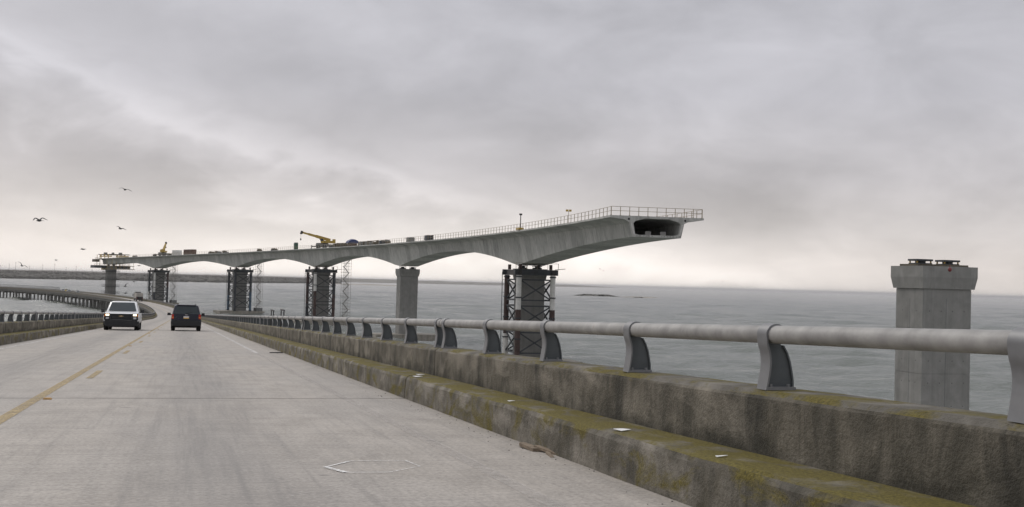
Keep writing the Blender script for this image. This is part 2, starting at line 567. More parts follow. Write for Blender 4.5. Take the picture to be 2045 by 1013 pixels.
MT['yline'] = worn_paint('yellow_line_paint', (0.39, 0.295, 0.145), 0.46, 0.1)
MT['wline'] = worn_paint('white_line_paint', (0.56, 0.54, 0.52), 0.45)
MT['wfaint'] = worn_paint('faint_white_paint', (0.50, 0.47, 0.44), 0.50, 0.55, 0.92)
MT['wfresh'] = pmat('fresh_white_paint', (0.80, 0.80, 0.79), 0.6, 0.0, 0.08, 9.0)
MT['joint'] = pmat('joint_sealant', (0.035, 0.033, 0.03), 0.8, 0.0, 0.3, 5)
MT['tyre'] = pmat('tyre_rubber', (0.014, 0.014, 0.015), 0.85, 0, 0.2, 10)
MT['rim'] = pmat('wheel_rim', (0.32, 0.32, 0.33), 0.35, 0.8, 0.1, 10)
MT['carwhite'] = pmat('white_car_paint', (0.78, 0.79, 0.80), 0.25, 0, 0.03, 2)
MT['carnavy'] = pmat('navy_car_paint', (0.006, 0.010, 0.024), 0.25, 0, 0.1, 2)
MT['clad'] = pmat('dark_plastic', (0.013, 0.014, 0.016), 0.6, 0, 0.15, 8)
MT['glass'] = pmat('window_glass', (0.035, 0.045, 0.05), 0.12, 0, 0.1, 2, spec=0.25)
MT['chrome'] = pmat('chrome', (0.6, 0.6, 0.6), 0.15, 1.0, 0.02, 3)
MT['gold'] = pmat('gold_badge', (0.46, 0.34, 0.19), 0.35, 0.5, 0.05, 3)
MT['head'] = emat('headlamp_lit', (1.0, 0.84, 0.60), 2.2)
MT['lens'] = pmat('lamp_lens', (0.55, 0.56, 0.57), 0.15, 0, 0.1, 10)
MT['red'] = pmat('red_lens', (0.40, 0.018, 0.012), 0.25, 0, 0.1, 10)
MT['amber'] = pmat('amber_lens', (0.60, 0.18, 0.03), 0.25, 0, 0.1, 10)
MT['plate_w'] = pmat('plate_white', (0.72, 0.72, 0.72), 0.5, 0, 0.05, 10)
MT['plate_y'] = pmat('plate_amber', (0.68, 0.42, 0.12), 0.5, 0, 0.12, 40)
MT['tan'] = pmat('tan_box_body', (0.34, 0.32, 0.29), 0.6, 0, 0.2, 1.2)
MT['caryellow'] = pmat('yellow_car_paint', (0.62, 0.43, 0.02), 0.3, 0, 0.05, 2)
MT['green'] = pmat('green_plastic', (0.03, 0.085, 0.055), 0.5, 0, 0.2, 2)
MT['blue'] = pmat('blue_tarp', (0.022, 0.038, 0.13), 0.6, 0, 0.25, 1.5)
MT['brown'] = pmat('brown_container', (0.105, 0.06, 0.045), 0.7, 0, 0.2, 1)
MT['clutter'] = pmat('site_timber', (0.10, 0.085, 0.06), 0.8, 0, 0.45, 1)
MT['grey'] = pmat('grey_equipment', (0.15, 0.155, 0.15), 0.6, 0, 0.3, 1.5)
MT['paper'] = pmat('white_paper', (0.82, 0.82, 0.82), 0.8, 0, 0.03, 9)
MT['wood'] = pmat('broken_wood', (0.20, 0.155, 0.11), 0.85, 0, 0.35, 12)
MT['feather_d'] = pmat('gull_dark_feather', (0.045, 0.045, 0.05), 0.8, 0, 0.2, 6)
MT['feather_g'] = pmat('gull_grey_feather', (0.16, 0.16, 0.165), 0.8, 0, 0.2, 6)
MT['scrub'] = pmat('shore_scrub', (0.075, 0.072, 0.062), 0.95, 0, 0.5, 0.03)
MT['shore'] = pmat('shore_ground', (0.135, 0.125, 0.105), 0.95, 0, 0.35, 0.01)
MT['sand'] = pmat('wet_sand', (0.26, 0.235, 0.195), 0.9, 0, 0.2, 0.05)
MT['sea'] = water_material()

# ------------------------------------------------------------------ the sea
sea = MB()
sea.add([(-60000, -2000, -0.9), (60000, -2000, -0.9), (60000, 60000, -0.9), (-60000, 60000, -0.9)], [(0, 1, 2, 3)])
wr = np.random.default_rng(21)
ny, nxx = 620, 430
Yr = 90 * (3800 / 90) ** np.linspace(0, 1, ny)
Ar = np.tan(np.linspace(-0.74, 0.74, nxx))
XX, YY = Yr[:, None] * Ar[None, :], np.repeat(Yr[:, None], nxx, 1)
ZZ = np.zeros_like(XX)
for k in range(34):                            # wind sea: many short-crested trains, crests roughly along X
    lam = 3.2 * 1.10 ** k
    if lam > 46:
        lam = wr.uniform(8, 40)
    an = wr.normal(0.15, 0.55)
    kx, ky = math.sin(an) * 6.283 / lam, math.cos(an) * 6.283 / lam
    amp = 0.0145 * lam ** 0.75
    fade = np.clip((lam / (Yr[:, None] * 0.0062)) / 3.0 - 0.4, 0, 1)
    ph_ = kx * XX + ky * YY + wr.uniform(0, 6.28) + 0.9 * np.sin(XX * 0.021 * wr.uniform(0.5, 2) + YY * 0.013)
    ZZ += fade * amp * (np.sin(ph_) + 0.3 * np.sin(2 * ph_ + 1.57))
ZZ = np.maximum(ZZ, -0.8)
me = bpy.data.meshes.new('sea')
vv = np.stack([XX, YY, ZZ], -1).reshape(-1, 3)
flat = np.array(sea.v)
idx = np.arange(ny * nxx).reshape(ny, nxx)
quads = np.stack([idx[:-1, :-1], idx[:-1, 1:], idx[1:, 1:], idx[1:, :-1]], -1).reshape(-1, 4)
quads = np.concatenate([quads, np.array([[0, 1, 2, 3]]) + ny * nxx])
allv = np.concatenate([vv, flat])
me.vertices.add(len(allv))
me.vertices.foreach_set('co', allv.ravel())
me.loops.add(quads.size)
me.loops.foreach_set('vertex_index', quads.ravel().astype(np.int32))
me.polygons.add(len(quads))
me.polygons.foreach_set('loop_start', np.arange(0, quads.size, 4, dtype=np.int32))
me.polygons.foreach_set('use_smooth', np.ones(len(quads), dtype=bool))
me.materials.append(MT['sea'])
me.update(calc_edges=True)
tag(link('sea', me), 'grey-green choppy sea water under overcast sky', 'sea', kind='structure')

# ------------------------------------------------------------------ old bridge alignment
HD, G0, EYE = R(15.337), -0.03177, 1.03
S0, LC, RC, S1, S2 = 258.0, 35.0, 1222.0, 231.0, 362.0
_s = np.arange(0, 1000, 1.0)
_k = np.clip((_s - S0) / LC, 0, 1) / RC
_k = np.where(_s > 640, 1 / 450.0, _k)
_k = np.where(_s > 760, 0, _k)
_th = HD + np.concatenate([[0], np.cumsum(_k[:-1])])
_x = np.concatenate([[0], np.cumsum(-np.sin(_th[:-1]))])
_y = np.concatenate([[0], np.cumsum(np.cos(_th[:-1]))])
_g = G0 * np.clip(1 - (_s - S1) / (S2 - S1), 0, 1)
_z = CAMH - EYE + np.concatenate([[0], np.cumsum(_g[:-1])])


def pp(s, t=0.0, z=0.0):                     # point of the old bridge: s along, t to the right, z above the road
    if s < 0:
        th = HD
        x, y, zz = -math.sin(th) * s, math.cos(th) * s, CAMH - EYE + G0 * s
    else:
        th = float(np.interp(s, _s, _th))
        x, y, zz = float(np.interp(s, _s, _x)), float(np.interp(s, _s, _y)), float(np.interp(s, _s, _z))
    return Vector((x + math.cos(th) * t, y + math.sin(th) * t, zz + z))


def heading(s):
    return float(np.interp(max(s, 0), _s, _th))


def grade(s):
    return math.atan(float(np.interp(max(s, 0), _s, _g)))


def stations(a, b, step):
    n = max(1, int(math.ceil((b - a) / step)))
    return [a + (b - a) * i / n for i in range(n + 1)]


def sweep(mb, prof, ss, mi=0, closed=True, jit=None, caps=True):
    """profile [(t,z)] swept along stations; faces carry uv = (s, distance round profile)"""
    n = len(prof)
    per = [0]
    for i in range(n):
        a, b = prof[i], prof[(i + 1) % n]
        per.append(per[-1] + math.hypot(b[0] - a[0], b[1] - a[1]))
    vs = []
    for s in ss:
        for i, (t, z) in enumerate(prof):
            j = jit(s, i) if jit else (0, 0)
            vs.append(pp(s, t + j[0], z + j[1]))
    fs, uv, mis = [], [], []
    for k in range(len(ss) - 1):
        for i in range(n if closed else n - 1):
            i2 = (i + 1) % n
            fs.append((k * n + i, k * n + i2, (k + 1) * n + i2, (k + 1) * n + i))
            uv.append(((ss[k], per[i]), (ss[k], per[i + 1]), (ss[k + 1], per[i + 1]), (ss[k + 1], per[i])))
            mis.append(mi[i] if isinstance(mi, (list, tuple)) else mi)
    if caps and closed:
        fs += [tuple(range(n))[::-1], tuple(range((len(ss) - 1) * n, len(ss) * n))]
        uv += [None, None]
        mis += [0, 0]
    mb.add(vs, fs, mis, uv)
    return mb


KR, KL = 2.81, -5.10                          # kerb faces
PITCHS, J0 = 18.0, 15.3                       # expansion joints
joints = [J0 + PITCHS * k for k in range(-2, 44)]
S_END = joints[-1]

road = tag(empty('road'), 'pale worn concrete roadway of the old bridge with yellow centre line', 'road', kind='structure')
rnd = random.Random(3)
for a, b in zip(joints[:-1], joints[1:]):
    step = 1.5 if b < 60 else (6 if b < 230 else 3)
    ss = stations(a + 0.022, b - 0.022, step)
    m = MB()
    # deck slab, top with uv in metres (across, along)
    vs, fs, uv = [], [], []
    ts = [KL - 0.75, KL, KR, KR + 0.75]
    for s in ss:
        for t in ts:
            vs.append(pp(s, t, 0.0))
    for k in range(len(ss) - 1):
        for i in range(3):
            fs.append((k * 4 + i, k * 4 + i + 1, (k + 1) * 4 + i + 1, (k + 1) * 4 + i))
            uv.append(((ts[i], ss[k]), (ts[i + 1], ss[k]), (ts[i + 1], ss[k + 1]), (ts[i], ss[k + 1])))
    m.add(vs, fs, 0, uv)
    sweep(m, [(ts[0], -0.002), (ts[0], -0.30), (ts[3], -0.30), (ts[3], -0.002)], ss, 1, closed=False)
    m.build('road_slab', [MT['road'], MT['slab_edge']], road, fix=False)
    jm = MB()
    sweep(jm, [(KL - 0.7, -0.016), (KR + 0.7, -0.016)], [b - 0.03, b + 0.03], closed=False)
    jm.build('joint_seal', MT['joint'], road, fix=False)


def strip(t, w, a, b, z=0.004, step=3.0):
    m = MB()
    return sweep(m, [(t - w / 2, z), (t + w / 2, z)], stations(a, b, step), closed=False)


for a, b in zip(joints[:-8], joints[1:-7]):
    strip(-1.60, 0.125, a + 0.02, b - 0.02).build('centre_line', MT['yline'], road, fix=False)
    strip(2.05, 0.11, a + 0.02, b - 0.02).build('edge_line', MT['wline' if a > 30 else 'wfaint'], road, fix=False)
    strip(-4.64, 0.11, a + 0.02, b - 0.02).build('edge_line', MT['wline'], road, fix=False)
for k in range(0, 16):
    a = 19.8 + 12.1 * k
    strip(-1.335, 0.105, a, a + 2.75, 0.0045, 2).build('lane_dash', MT['yline'], road, fix=False)
hexp = [(0.99, 8.29), (1.21, 8.62), (1.60, 8.60), (1.64, 8.25), (1.37, 7.95), (1.09, 7.98)]
hm = MB()
for i in range(6):
    (t0, s0_), (t1, s1_) = hexp[i], hexp[(i + 1) % 6]
    w = (0.022, 0.013, 0.014, 0.011, 0.016, 0.042)[i]
    d = Vector((t1 - t0, s1_ - s0_)).normalized()
    nrm = Vector((-d.y, d.x)) * w / 2
    hm.add([pp(s0_ - nrm.y, t0 - nrm.x, 0.0045 + i * 0.0004), pp(s1_ - nrm.y, t1 - nrm.x, 0.0045 + i * 0.0004),
            pp(s1_ + nrm.y, t1 + nrm.x, 0.0045 + i * 0.0004), pp(s0_ + nrm.y, t0 + nrm.x, 0.0045 + i * 0.0004)], [(0, 1, 2, 3)])
tag(hm.build('painted_hexagon', worn_paint('hexagon_paint', (0.76, 0.76, 0.75), 0.47), road, fix=False), 'fresh white painted hexagon outline')
stud = MB()
stud.box((0, 0, 0.011), (0.10, 0.10, 0.018), taper=0.7)
stud_me = stud.mesh('road_stud', pmat('stud_amber', (0.36, 0.20, 0.05), 0.5, 0, 0.3, 30))
for k in range(7):
    s = 15.07 + 24.2 * k
    link('road_stud', stud_me, road, pp(s, -1.47, 0.001), heading(s))


# kerbs, parapets ---------------------------------------------------------------
def jitter(s, i):
    r = random.Random(int(s * 37) * 31 + i)
    return ((r.random() - 0.5) * 0.016, (r.random() - 0.5) * 0.010)


for side in (1, -1):
    k0 = KR if side > 0 else -KL
    word = 'right' if side > 0 else 'left'
    kerb = tag(empty('kerb'), 'mossy stepped concrete kerb ledge along the %s side of the road' % word, 'kerb', kind='structure')
    wall = empty('parapet_wall', pp(0), 0, 'low stained concrete parapet wall along the %s side of the road' % word, 'parapet')
    wall.location = (0, 0, 0)
    for a, b in zip(joints[:-1], joints[1:]):
        if side < 0 and b < 0:
            continue
        step = 0.45 if b < 40 and side > 0 else (1.5 if b < 70 else 4.5)
        ss = stations(a + 0.012, b - 0.012, step)
        m = MB()
        prof = [(k0, -0.15), (k0 + 0.006, 0.12), (k0 + 0.012, 0.245), (k0 + 0.030, 0.278), (k0 + 0.060, 0.29), (k0 + 0.41, 0.297), (k0 + 0.41, -0.15)]
        prof = [(side * t, z) for t, z in prof]
        sweep(m, prof, ss, [0, 0, 0, 1, 1, 0, 0], jit=lambda s, i: jitter(s, i) if 0 < i < 5 else (0, 0))
        m.build('kerb_block', [MT['kerb'], MT['ledge']], kerb)
        m = MB()
        p0 = k0 + 0.385
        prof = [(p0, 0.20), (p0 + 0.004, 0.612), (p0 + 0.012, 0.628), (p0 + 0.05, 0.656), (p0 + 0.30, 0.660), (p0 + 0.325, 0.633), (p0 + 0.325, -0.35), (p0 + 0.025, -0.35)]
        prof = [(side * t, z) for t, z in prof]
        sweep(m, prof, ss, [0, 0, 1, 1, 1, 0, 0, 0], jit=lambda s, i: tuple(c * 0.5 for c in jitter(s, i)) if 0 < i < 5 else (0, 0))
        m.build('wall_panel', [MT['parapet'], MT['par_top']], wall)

# railing posts and pipes -------------------------------------------------------
RT_, RZ = 3.295, 0.976                        # pipe centre relative to road axis (right side) and road level


def post_meshes():
    """local: x = away from the road, y = along, z up from parapet top; pipe centre at x=0, z=0.316"""
    zc, rc = RZ - 0.660, 0.054
    front = [(-0.058, 0.0), (-0.047, 0.06), (-0.039, 0.11), (-0.036, 0.16), (-0.042, 0.21), (-0.056, 0.255), (-0.065, 0.285)]
    back = [(0.130, 0.0), (0.126, 0.06), (0.117, 0.11), (0.106, 0.16), (0.088, 0.21), (0.062, 0.255)]
    arc = [(math.cos(w) * (rc + 0.010), zc + math.sin(w) * (rc + 0.010)) for w in [R(a) for a in range(195, -31, -25)]]
    def smooth_line(pts, n=4):
        out = []
        for i in range(len(pts) - 1):
            p0_, p1_, p2_, p3_ = (np.array(pts[max(0, min(len(pts) - 1, i + k))]) for k in (-1, 0, 1, 2))
            for j in range(n):
                u = j / n
                out.append(tuple(0.5 * (2 * p1_ + (p2_ - p0_) * u + (2 * p0_ - 5 * p1_ + 4 * p2_ - p3_) * u * u + (3 * p1_ - p0_ - 3 * p2_ + p3_) * u ** 3)))
        return out + [tuple(pts[-1])]
    web = MB()
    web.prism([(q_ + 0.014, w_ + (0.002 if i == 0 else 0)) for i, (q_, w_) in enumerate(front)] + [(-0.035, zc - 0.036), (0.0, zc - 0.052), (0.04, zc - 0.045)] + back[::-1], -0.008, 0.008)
    fl = MB()                                  # flange: follows the front edge, then round the pipe
    line = smooth_line(front[:-1] + arc, 3)
    nl = []
    for i in range(len(line)):
        a, b_ = line[max(0, i - 1)], line[min(len(line) - 1, i + 1)]
        d = Vector((b_[0] - a[0], b_[1] - a[1])).normalized()
        nl.append((line[i][0] + d.y * 0.011, line[i][1] - d.x * 0.011))
    fl.loft([[(q_[0], -0.058, q_[1]), (q_[0], 0.058, q_[1]), (w_[0], 0.058, w_[1]), (w_[0], -0.058, w_[1])] for q_, w_ in zip(line, nl)])
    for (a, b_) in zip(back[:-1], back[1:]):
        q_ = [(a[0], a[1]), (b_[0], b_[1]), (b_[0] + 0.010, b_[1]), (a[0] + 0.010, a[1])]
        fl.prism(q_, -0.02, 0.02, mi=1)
    base = MB()
    base.box((0.042, 0, 0.009), (0.18, 0.11, 0.018))
    for x_ in (-0.02, 0.09):
        for y_ in (-0.04, 0.04):
            base.tube((x_, y_, 0.018), (x_, y_, 0.034), 0.011, 6)
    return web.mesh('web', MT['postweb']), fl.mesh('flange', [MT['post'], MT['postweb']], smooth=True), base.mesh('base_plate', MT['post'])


web_me, fl_me, base_me = post_meshes()
far_post = MB()
far_post.box((-0.07, 0, 0.16), (0.02, 0.14, 0.32))
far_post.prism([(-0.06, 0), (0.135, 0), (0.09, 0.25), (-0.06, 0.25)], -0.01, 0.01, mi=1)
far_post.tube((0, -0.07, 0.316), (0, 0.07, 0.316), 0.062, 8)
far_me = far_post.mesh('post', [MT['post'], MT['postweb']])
post_s = []
for a, b in zip(joints[:-1], joints[1:]):
    lo, hi = a + 0.24, b - 0.24
    post_s += [lo + (hi - lo) * i / 8 for i in range(9)]
for side in (1, -1):
    word = 'right' if side > 0 else 'left'
    t_ = RT_ if side > 0 else KL - (RT_ - KR)
    rail = empty('bridge_railing', (0, 0, 0), 0, 'grey pipe railing on curved posts along the %s parapet' % word, 'railing')
    rest = MB()
    for s in post_s:
        if side < 0 and s < 20:
            continue
        rz = heading(s) + (0 if side > 0 else math.pi)
        loc = pp(s, t_, 0.660)
        if s < 45:
            p = link('post', fl_me, rail, loc, rz)
            w_ = link('web', web_me, p)
            link('base_plate', base_me, p)
        elif s < 300:
            link('post', far_me, rail, loc, rz)
        else:
            for dz0, w0 in ((0.14, 0.14),):
                c, sn = math.cos(rz), math.sin(rz)
                o = len(rest.v)
                rest.box((0, 0, 0), (0.18, 0.12, 0.30))
                for i in range(o, o + 8):
                    x_, y_, z_ = rest.v[i]
                    rest.v[i] = (loc.x + c * x_ - sn * y_, loc.y + sn * x_ + c * y_, loc.z + 0.15 + z_)
    tag(rest.build('far_posts', MT['post'], rail), kind='stuff')
    for a, b in zip(joints[:-1], joints[1:]):
        if side < 0 and b < 16:
            continue
        ss = stations(a + 0.03, b - 0.03, 18 if b < 200 else 4.5)
        n = 16 if b < 60 else 8
        m = MB()
        rings = []
        for s in ss:
            th = heading(s)
            c = pp(s, t_, RZ)
            rings.append([c + Vector((math.cos(th) * math.cos(w) * 0.052, math.sin(th) * math.cos(w) * 0.052, math.sin(w) * 0.052)) for w in [2 * math.pi * k / n for k in range(n)]])
        m.loft(rings)
        m.build('rail_pipe', MT['galv'], rail, smooth=True)
        # sleeve at each joint
        if b < 120:
            m = MB()
            m.tube(pp(b - 0.12, t_, RZ), pp(b + 0.12, t_, RZ), 0.046, 12)
            m.build('pipe_sleeve', MT['galv'], rail, smooth=True)
# taller fence beyond the far bend on the right-hand side
fence = empty('tall_fence', (0, 0, 0), 0, 'row of tall thin fence posts on the far low stretch of old bridge', 'fence')
m = MB()
for i in range(150):
    s = 672 + i * 0.75
    p = pp(s, 3.4, 0.6)
    m.bar(p, p + Vector((0, 0, 1.5)), 0.06)
tag(m.build('fence_posts', MT['darksteel'], fence), kind='stuff')
m = MB()
for z in (0.7, 2.05):
    ss = stations(671, 785, 6)
    for a, b in zip(ss[:-1], ss[1:]):
        m.bar(pp(a, 3.4, z), pp(b, 3.4, z), 0.08)
m.build('fence_rail', MT['darksteel'], fence)

# substructure of the old bridge
sub = empty('trestle_substructure', (0, 0, 0), 0, 'dark girders and concrete pile bents under the old low bridge', 'trestle')
for a, b in zip(joints[:-1], joints[1:]):
    ss = stations(a + 0.05, b - 0.05, 18 if b < 200 else 6)
    for t in (KL + 0.35, -2.6, 0.25, KR - 0.35):
        m = MB()
        sweep(m, [(t - 0.28, -0.30), (t - 0.20, -1.35), (t + 0.20, -1.35), (t + 0.28, -0.30)], ss)
        m.build('girder', MT['pile'], sub)
bent_i = 0
for s in joints:
    base = pp(s, 0, 0)
    if s < 40:
        continue
    th = heading(s)
    m = MB()
    a, b = pp(s, KL - 0.2, -1.36), pp(s, KR + 0.2, -1.36)
    m.bar(a - Vector((0, 0, 0.45)), b - Vector((0, 0, 0.45)), 1.1, 0.9)
    cap_ = m.build('bent_cap', MT['pile'], sub)
    for t in (KL + 0.3, -3.1, -1.17, 0.75, KR - 0.3):
        m = MB()
        p = pp(s, t, -2.2)
        m.bar((p.x, p.y, -2.0), p, 0.62)
        m.build('pile', MT['pile'], cap_)

# ------------------------------------------------------------------ new box-girder bridge
ANCH = [(154.7, 18.2), (154.7, 18.2), (140, 22.6), (222, 3.5), (324, -28.0), (420, -66.6), (512, -115.7), (598, -176.6), (688, -229.5)]
PX = np.polyfit([a[0] for a in ANCH], [a[1] for a in ANCH], 3)
ZP = np.polyfit([155, 222, 324, 420, 512, 598, 688], [9.1, 9.6, 9.8, 9.8, 9.6, 8.7, 7.7], 4)


def nx(Y):
    return float(np.polyval(PX, Y))


def nth(Y):                                   # heading, positive to the left
    return -math.atan(float(np.polyval(np.polyder(PX), Y)))


def nz(Y):
    return CAMH + float(np.polyval(ZP, Y))


def npnt(Y, t=0.0, z=0.0):
    th = nth(Y)
    return Vector((nx(Y) + math.cos(th) * t, Y + math.sin(th) * t, nz(Y) + z))


def find_y(px, t=0.0, lo=100, hi=760):        # station whose centre line is seen in a photo column
    best = min(np.arange(lo, hi, 0.5), key=lambda Y: abs(proj(npnt(Y, t, -3))[0] - px))
    return float(best)


PIERS = [find_y(p) for p in (1060, 815, 642, 480, 318, 222)]
Y_END = 155.0
Y_FAR = PIERS[-1] + 5


def depth(Y):
    dmin = 2.7
    ps = PIERS
    if Y <= ps[0]:
        half = ps[0] - Y_END
        u = min(1, (ps[0] - Y) / half)
    elif Y >= ps[-1]:
        return 3.2
    else:
        i = max(k for k in range(len(ps)) if ps[k] <= Y)
        half = (ps[i + 1] - ps[i]) / 2
        u = min(Y - ps[i], ps[i + 1] - Y) / half
        if i + 1 == len(ps) - 1 and Y - ps[i] > half:
            return dmin + 0.5 * (1 - u) ** 2
    return dmin + 3.4 * (1 - u) ** 1.9


def section(Y):
    d = depth(Y)
    hb = 3.6 - 0.2 * (d - 0.85)
    hb6 = hb
    outer = [(-6.25, 0), (-6.25, -0.26), (-4.3, -0.50), (-3.62, -0.86), (-hb6, -d), (hb6, -d), (3.62, -0.86), (4.3, -0.50), (6.25, -0.26), (6.25, 0)]
    ib = 3.6 - 0.2 * (d - 0.35 - 0.85) - 0.42
    inner = [(-1.6, -0.30), (-2.9, -0.66), (-3.12, -0.95), (-ib, -(d - 0.42)), (-ib + 0.5, -(d - 0.28)), (ib - 0.5, -(d - 0.28)), (ib, -(d - 0.42)), (3.12, -0.95), (2.9, -0.66), (1.6, -0.30)]
    return outer, inner


bridge = empty('box_girder_bridge', npnt(PIERS[2]), 0, 'long unfinished haunched concrete box-girder bridge ending in mid-air', 'bridge')
bridge.location = (0, 0, 0)
ys = [Y_END]
while ys[-1] < Y_FAR - 2:
    ys.append(ys[-1] + 3.9)
for a, b in zip(ys[:-1], ys[1:]):
    m = MB()
    for kind in (0, 1):
        r0_ = [npnt(a + 0.013, t, z) for t, z in section(a)[kind]]
        r1_ = [npnt(b - 0.013, t, z) for t, z in section(b)[kind]]
        m.loft([r0_, r1_], caps=False)
    n = 10
    # end rings between outer and inner profile
    for off in (0, n):
        o, i_ = list(range(off, off + n)), list(range(2 * n + off, 2 * n + off + n))
        # matching walk: deck, web, bottom, web
        quads = [(o[0], o[9], i_[9], i_[0]), (o[0], i_[0], i_[1], o[2]), (o[0], o[2], o[1]), (o[2], i_[1], i_[2], o[3]), (o[3], i_[2], i_[3], o[4]), (o[4], i_[3], i_[4]),
                 (o[4], i_[4], i_[5], o[5]), (o[5], i_[5], i_[6]), (o[5], i_[6], i_[7], o[6]), (o[6], i_[7], i_[8], o[7]), (o[7], i_[8], i_[9], o[9]), (o[7], o[9], o[8])]
        m.f += quads
        m.mi += [0] * len(quads)
        m.uv += [None] * len(quads)
    m.build('segment', MT['seg'], bridge)
# diaphragm that closes the tunnel
m = MB()
yd = PIERS[0] - 3
m.loft([[npnt(yd, t, z) for t, z in section(yd)[1]], [npnt(yd + 1.0, t, z) for t, z in section(yd + 1)[1]]])
m.build('diaphragm', MT['seg'], bridge)
# details of the open end
o_, i__ = section(Y_END)
d_end = depth(Y_END)
for t in (-0.95, 1.05):
    m = MB()
    for (vx, vy, vz) in ((0, 0, 0),):
        c = npnt(Y_END + 1.0, t, -(d_end - 0.28) + 0.26)
        th = nth(Y_END)
        m.box((0, 0, 0), (0.72, 0.5, 0.5))
    o = m.build('anchor_block', MT['pier'], bridge)
    o.location = c
    o.rotation_euler.z = th
for sgn in (-1, 1):
    for k in range(9):
        f = 0.08 + 0.84 * k / 8
        t = sgn * ((3.62 - 0.22) + ((3.6 - 0.2 * (d_end - 0.85) - 0.22) - 3.40) * f)
        z = -0.95 + (-(d_end - 0.25) + 0.95) * f
        m = MB()
        m.box((0, 0, 0), (0.24, 0.08, 0.085))
        o = m.build('shear_key', MT['whitepaint'], bridge)
        o.location = npnt(Y_END - 0.02, t, z)
        o.rotation_euler.z = nth(Y_END)
for k in range(14):
    t = -2.6 + 5.2 * k / 13
    if abs(t) < 0.5:
        continue
    m = MB()
    m.tube((0, -0.012, 0), (0, 0.05, 0), 0.055, 8)
    o = m.build('tendon_duct', MT['black'], bridge)
    o.location = npnt(Y_END, t, -(d_end - 0.14))
    o.rotation_euler.z = nth(Y_END)
for t in (-3.75, 3.75):
    m = MB()
    m.tube((0, -0.012, 0), (0, 0.05, 0), 0.15, 10)
    o = m.build('tendon_duct', MT['black'], bridge)
    o.location = npnt(Y_END, t, -0.42)
    o.rotation_euler.z = nth(Y_END)

# deck-edge railings
prm = MB()
prm.bar((0, 0, 0), (0, 0, 1.15), 0.07)
prm.box((0, 0, 0.03), (0.16, 0.16, 0.06))
post_me = prm.mesh('post', MT['railrust'])


def deck_rail(tside, label, y0, y1, step):
    r = empty('guard_railing', (0, 0, 0), 0, label, 'railing')
    n = int((y1 - y0) / step)
    pts = [y0 + i * step for i in range(n + 1)]
    for Y in pts[:299]:
        link('post', post_me, r, npnt(Y, tside, 0.0), nth(Y))
    for z in (1.12, 0.58):
        m = MB()
        for a, b in zip(pts[:-1:4], pts[4::4]):
            m.bar(npnt(a, tside, z), npnt(b, tside, z), 0.045)
        m.build('rail', MT['railrust'], r)
    return r


deck_rail(-6.05, 'thin rusty temporary railing along the near left edge of unfinished deck', Y_END + 0.3, PIERS[-1] - 6, 2.2)
deck_rail(6.05, 'thin rusty temporary railing along the far right edge of unfinished deck', Y_END + 0.3, 330, 2.2)
r = empty('guard_railing', (0, 0, 0), 0, 'short rusty railing across the open end of the unfinished deck', 'railing')
for i in range(11):
    link('post', post_me, r, npnt(Y_END + 0.15, -6.05 + 12.1 * i / 10, 0), nth(Y_END))
for z in (1.14, 0.60):
    m = MB()
    m.bar(npnt(Y_END + 0.15, -6.05, z), npnt(Y_END + 0.15, 6.05, z), 0.055)
    m.build('rail', MT['railrust'], r)


# piers
def pier(Y, px, top, label, with_foot=True, bearings='deck', a=3.7, b=5.0, x=None, th=None):
    th = nth(Y) if th is None else th
    x = nx(Y) if x is None else x
    p = empty('bridge_pier', (x, Y, 0), th, label, 'pier', 'concrete piers of the new bridge')
    m = MB()
    ch = 0.09                                  # shaft with chamfered corners
    poly = [(-b / 2 + ch, -a / 2), (b / 2 - ch, -a / 2), (b / 2, -a / 2 + ch), (b / 2, a / 2 - ch), (b / 2 - ch, a / 2), (-b / 2 + ch, a / 2), (-b / 2, a / 2 - ch), (-b / 2, -a / 2 + ch)]
    lifts = [-3, 1.5, 5.3, 9.2, 13.1, top - 1.95]
    for z0, z1 in zip(lifts[:-1], lifts[1:]):
        m = MB()
        m.prism(poly, z0, z1 - 0.03, axis='z')
        g = [(q * 0.985, w * 0.985) for q, w in poly]
        m.prism(g, z1 - 0.03, z1, axis='z')
        m.build('shaft_lift', MT['pier'], p)
    m = MB()
    A, B = a / 2 + 0.30, b / 2 + 0.34
    A1, B1 = a / 2 + 0.14, b / 2 + 0.16
    rings = []
    for z, aa, bb in ((top - 1.95, A1, B1), (top - 0.95, A, B), (top, A, B)):
        rings.append([(-bb, -aa, z), (bb, -aa, z), (bb, aa, z), (-bb, aa, z)])
    m.loft(rings)
    m.build('cap', MT['pier'], p)
    for sx in (-1, 1):
        m = MB()
        bx = sx * 1.42
        m.box((bx, 0, top + 0.14), (1.5, 1.3, 0.28))
        m.tube((bx, 0, top + 0.28), (bx, 0, top + 0.46), 0.45, 12)
        m.box((bx, 0, top + 0.54), (1.7, 1.25, 0.16))
        bo = m.build('bearing', MT['darksteel'], p)
        if bearings == 'open':
            for qx in (-0.7, 0.7):
                for qy in (-0.5, 0.5):
                    k = MB()
                    k.bar((bx + qx, qy, top + 0.28), (bx + qx, qy, top + 0.47), 0.10)
                    k.build('bracket', MT['yellow'], bo)
    if with_foot:
        m = MB()
        m.box((0, 0, 0.2), (19, 9.5, 2.6))
        m.build('footing', MT['foot'], p)
    return p


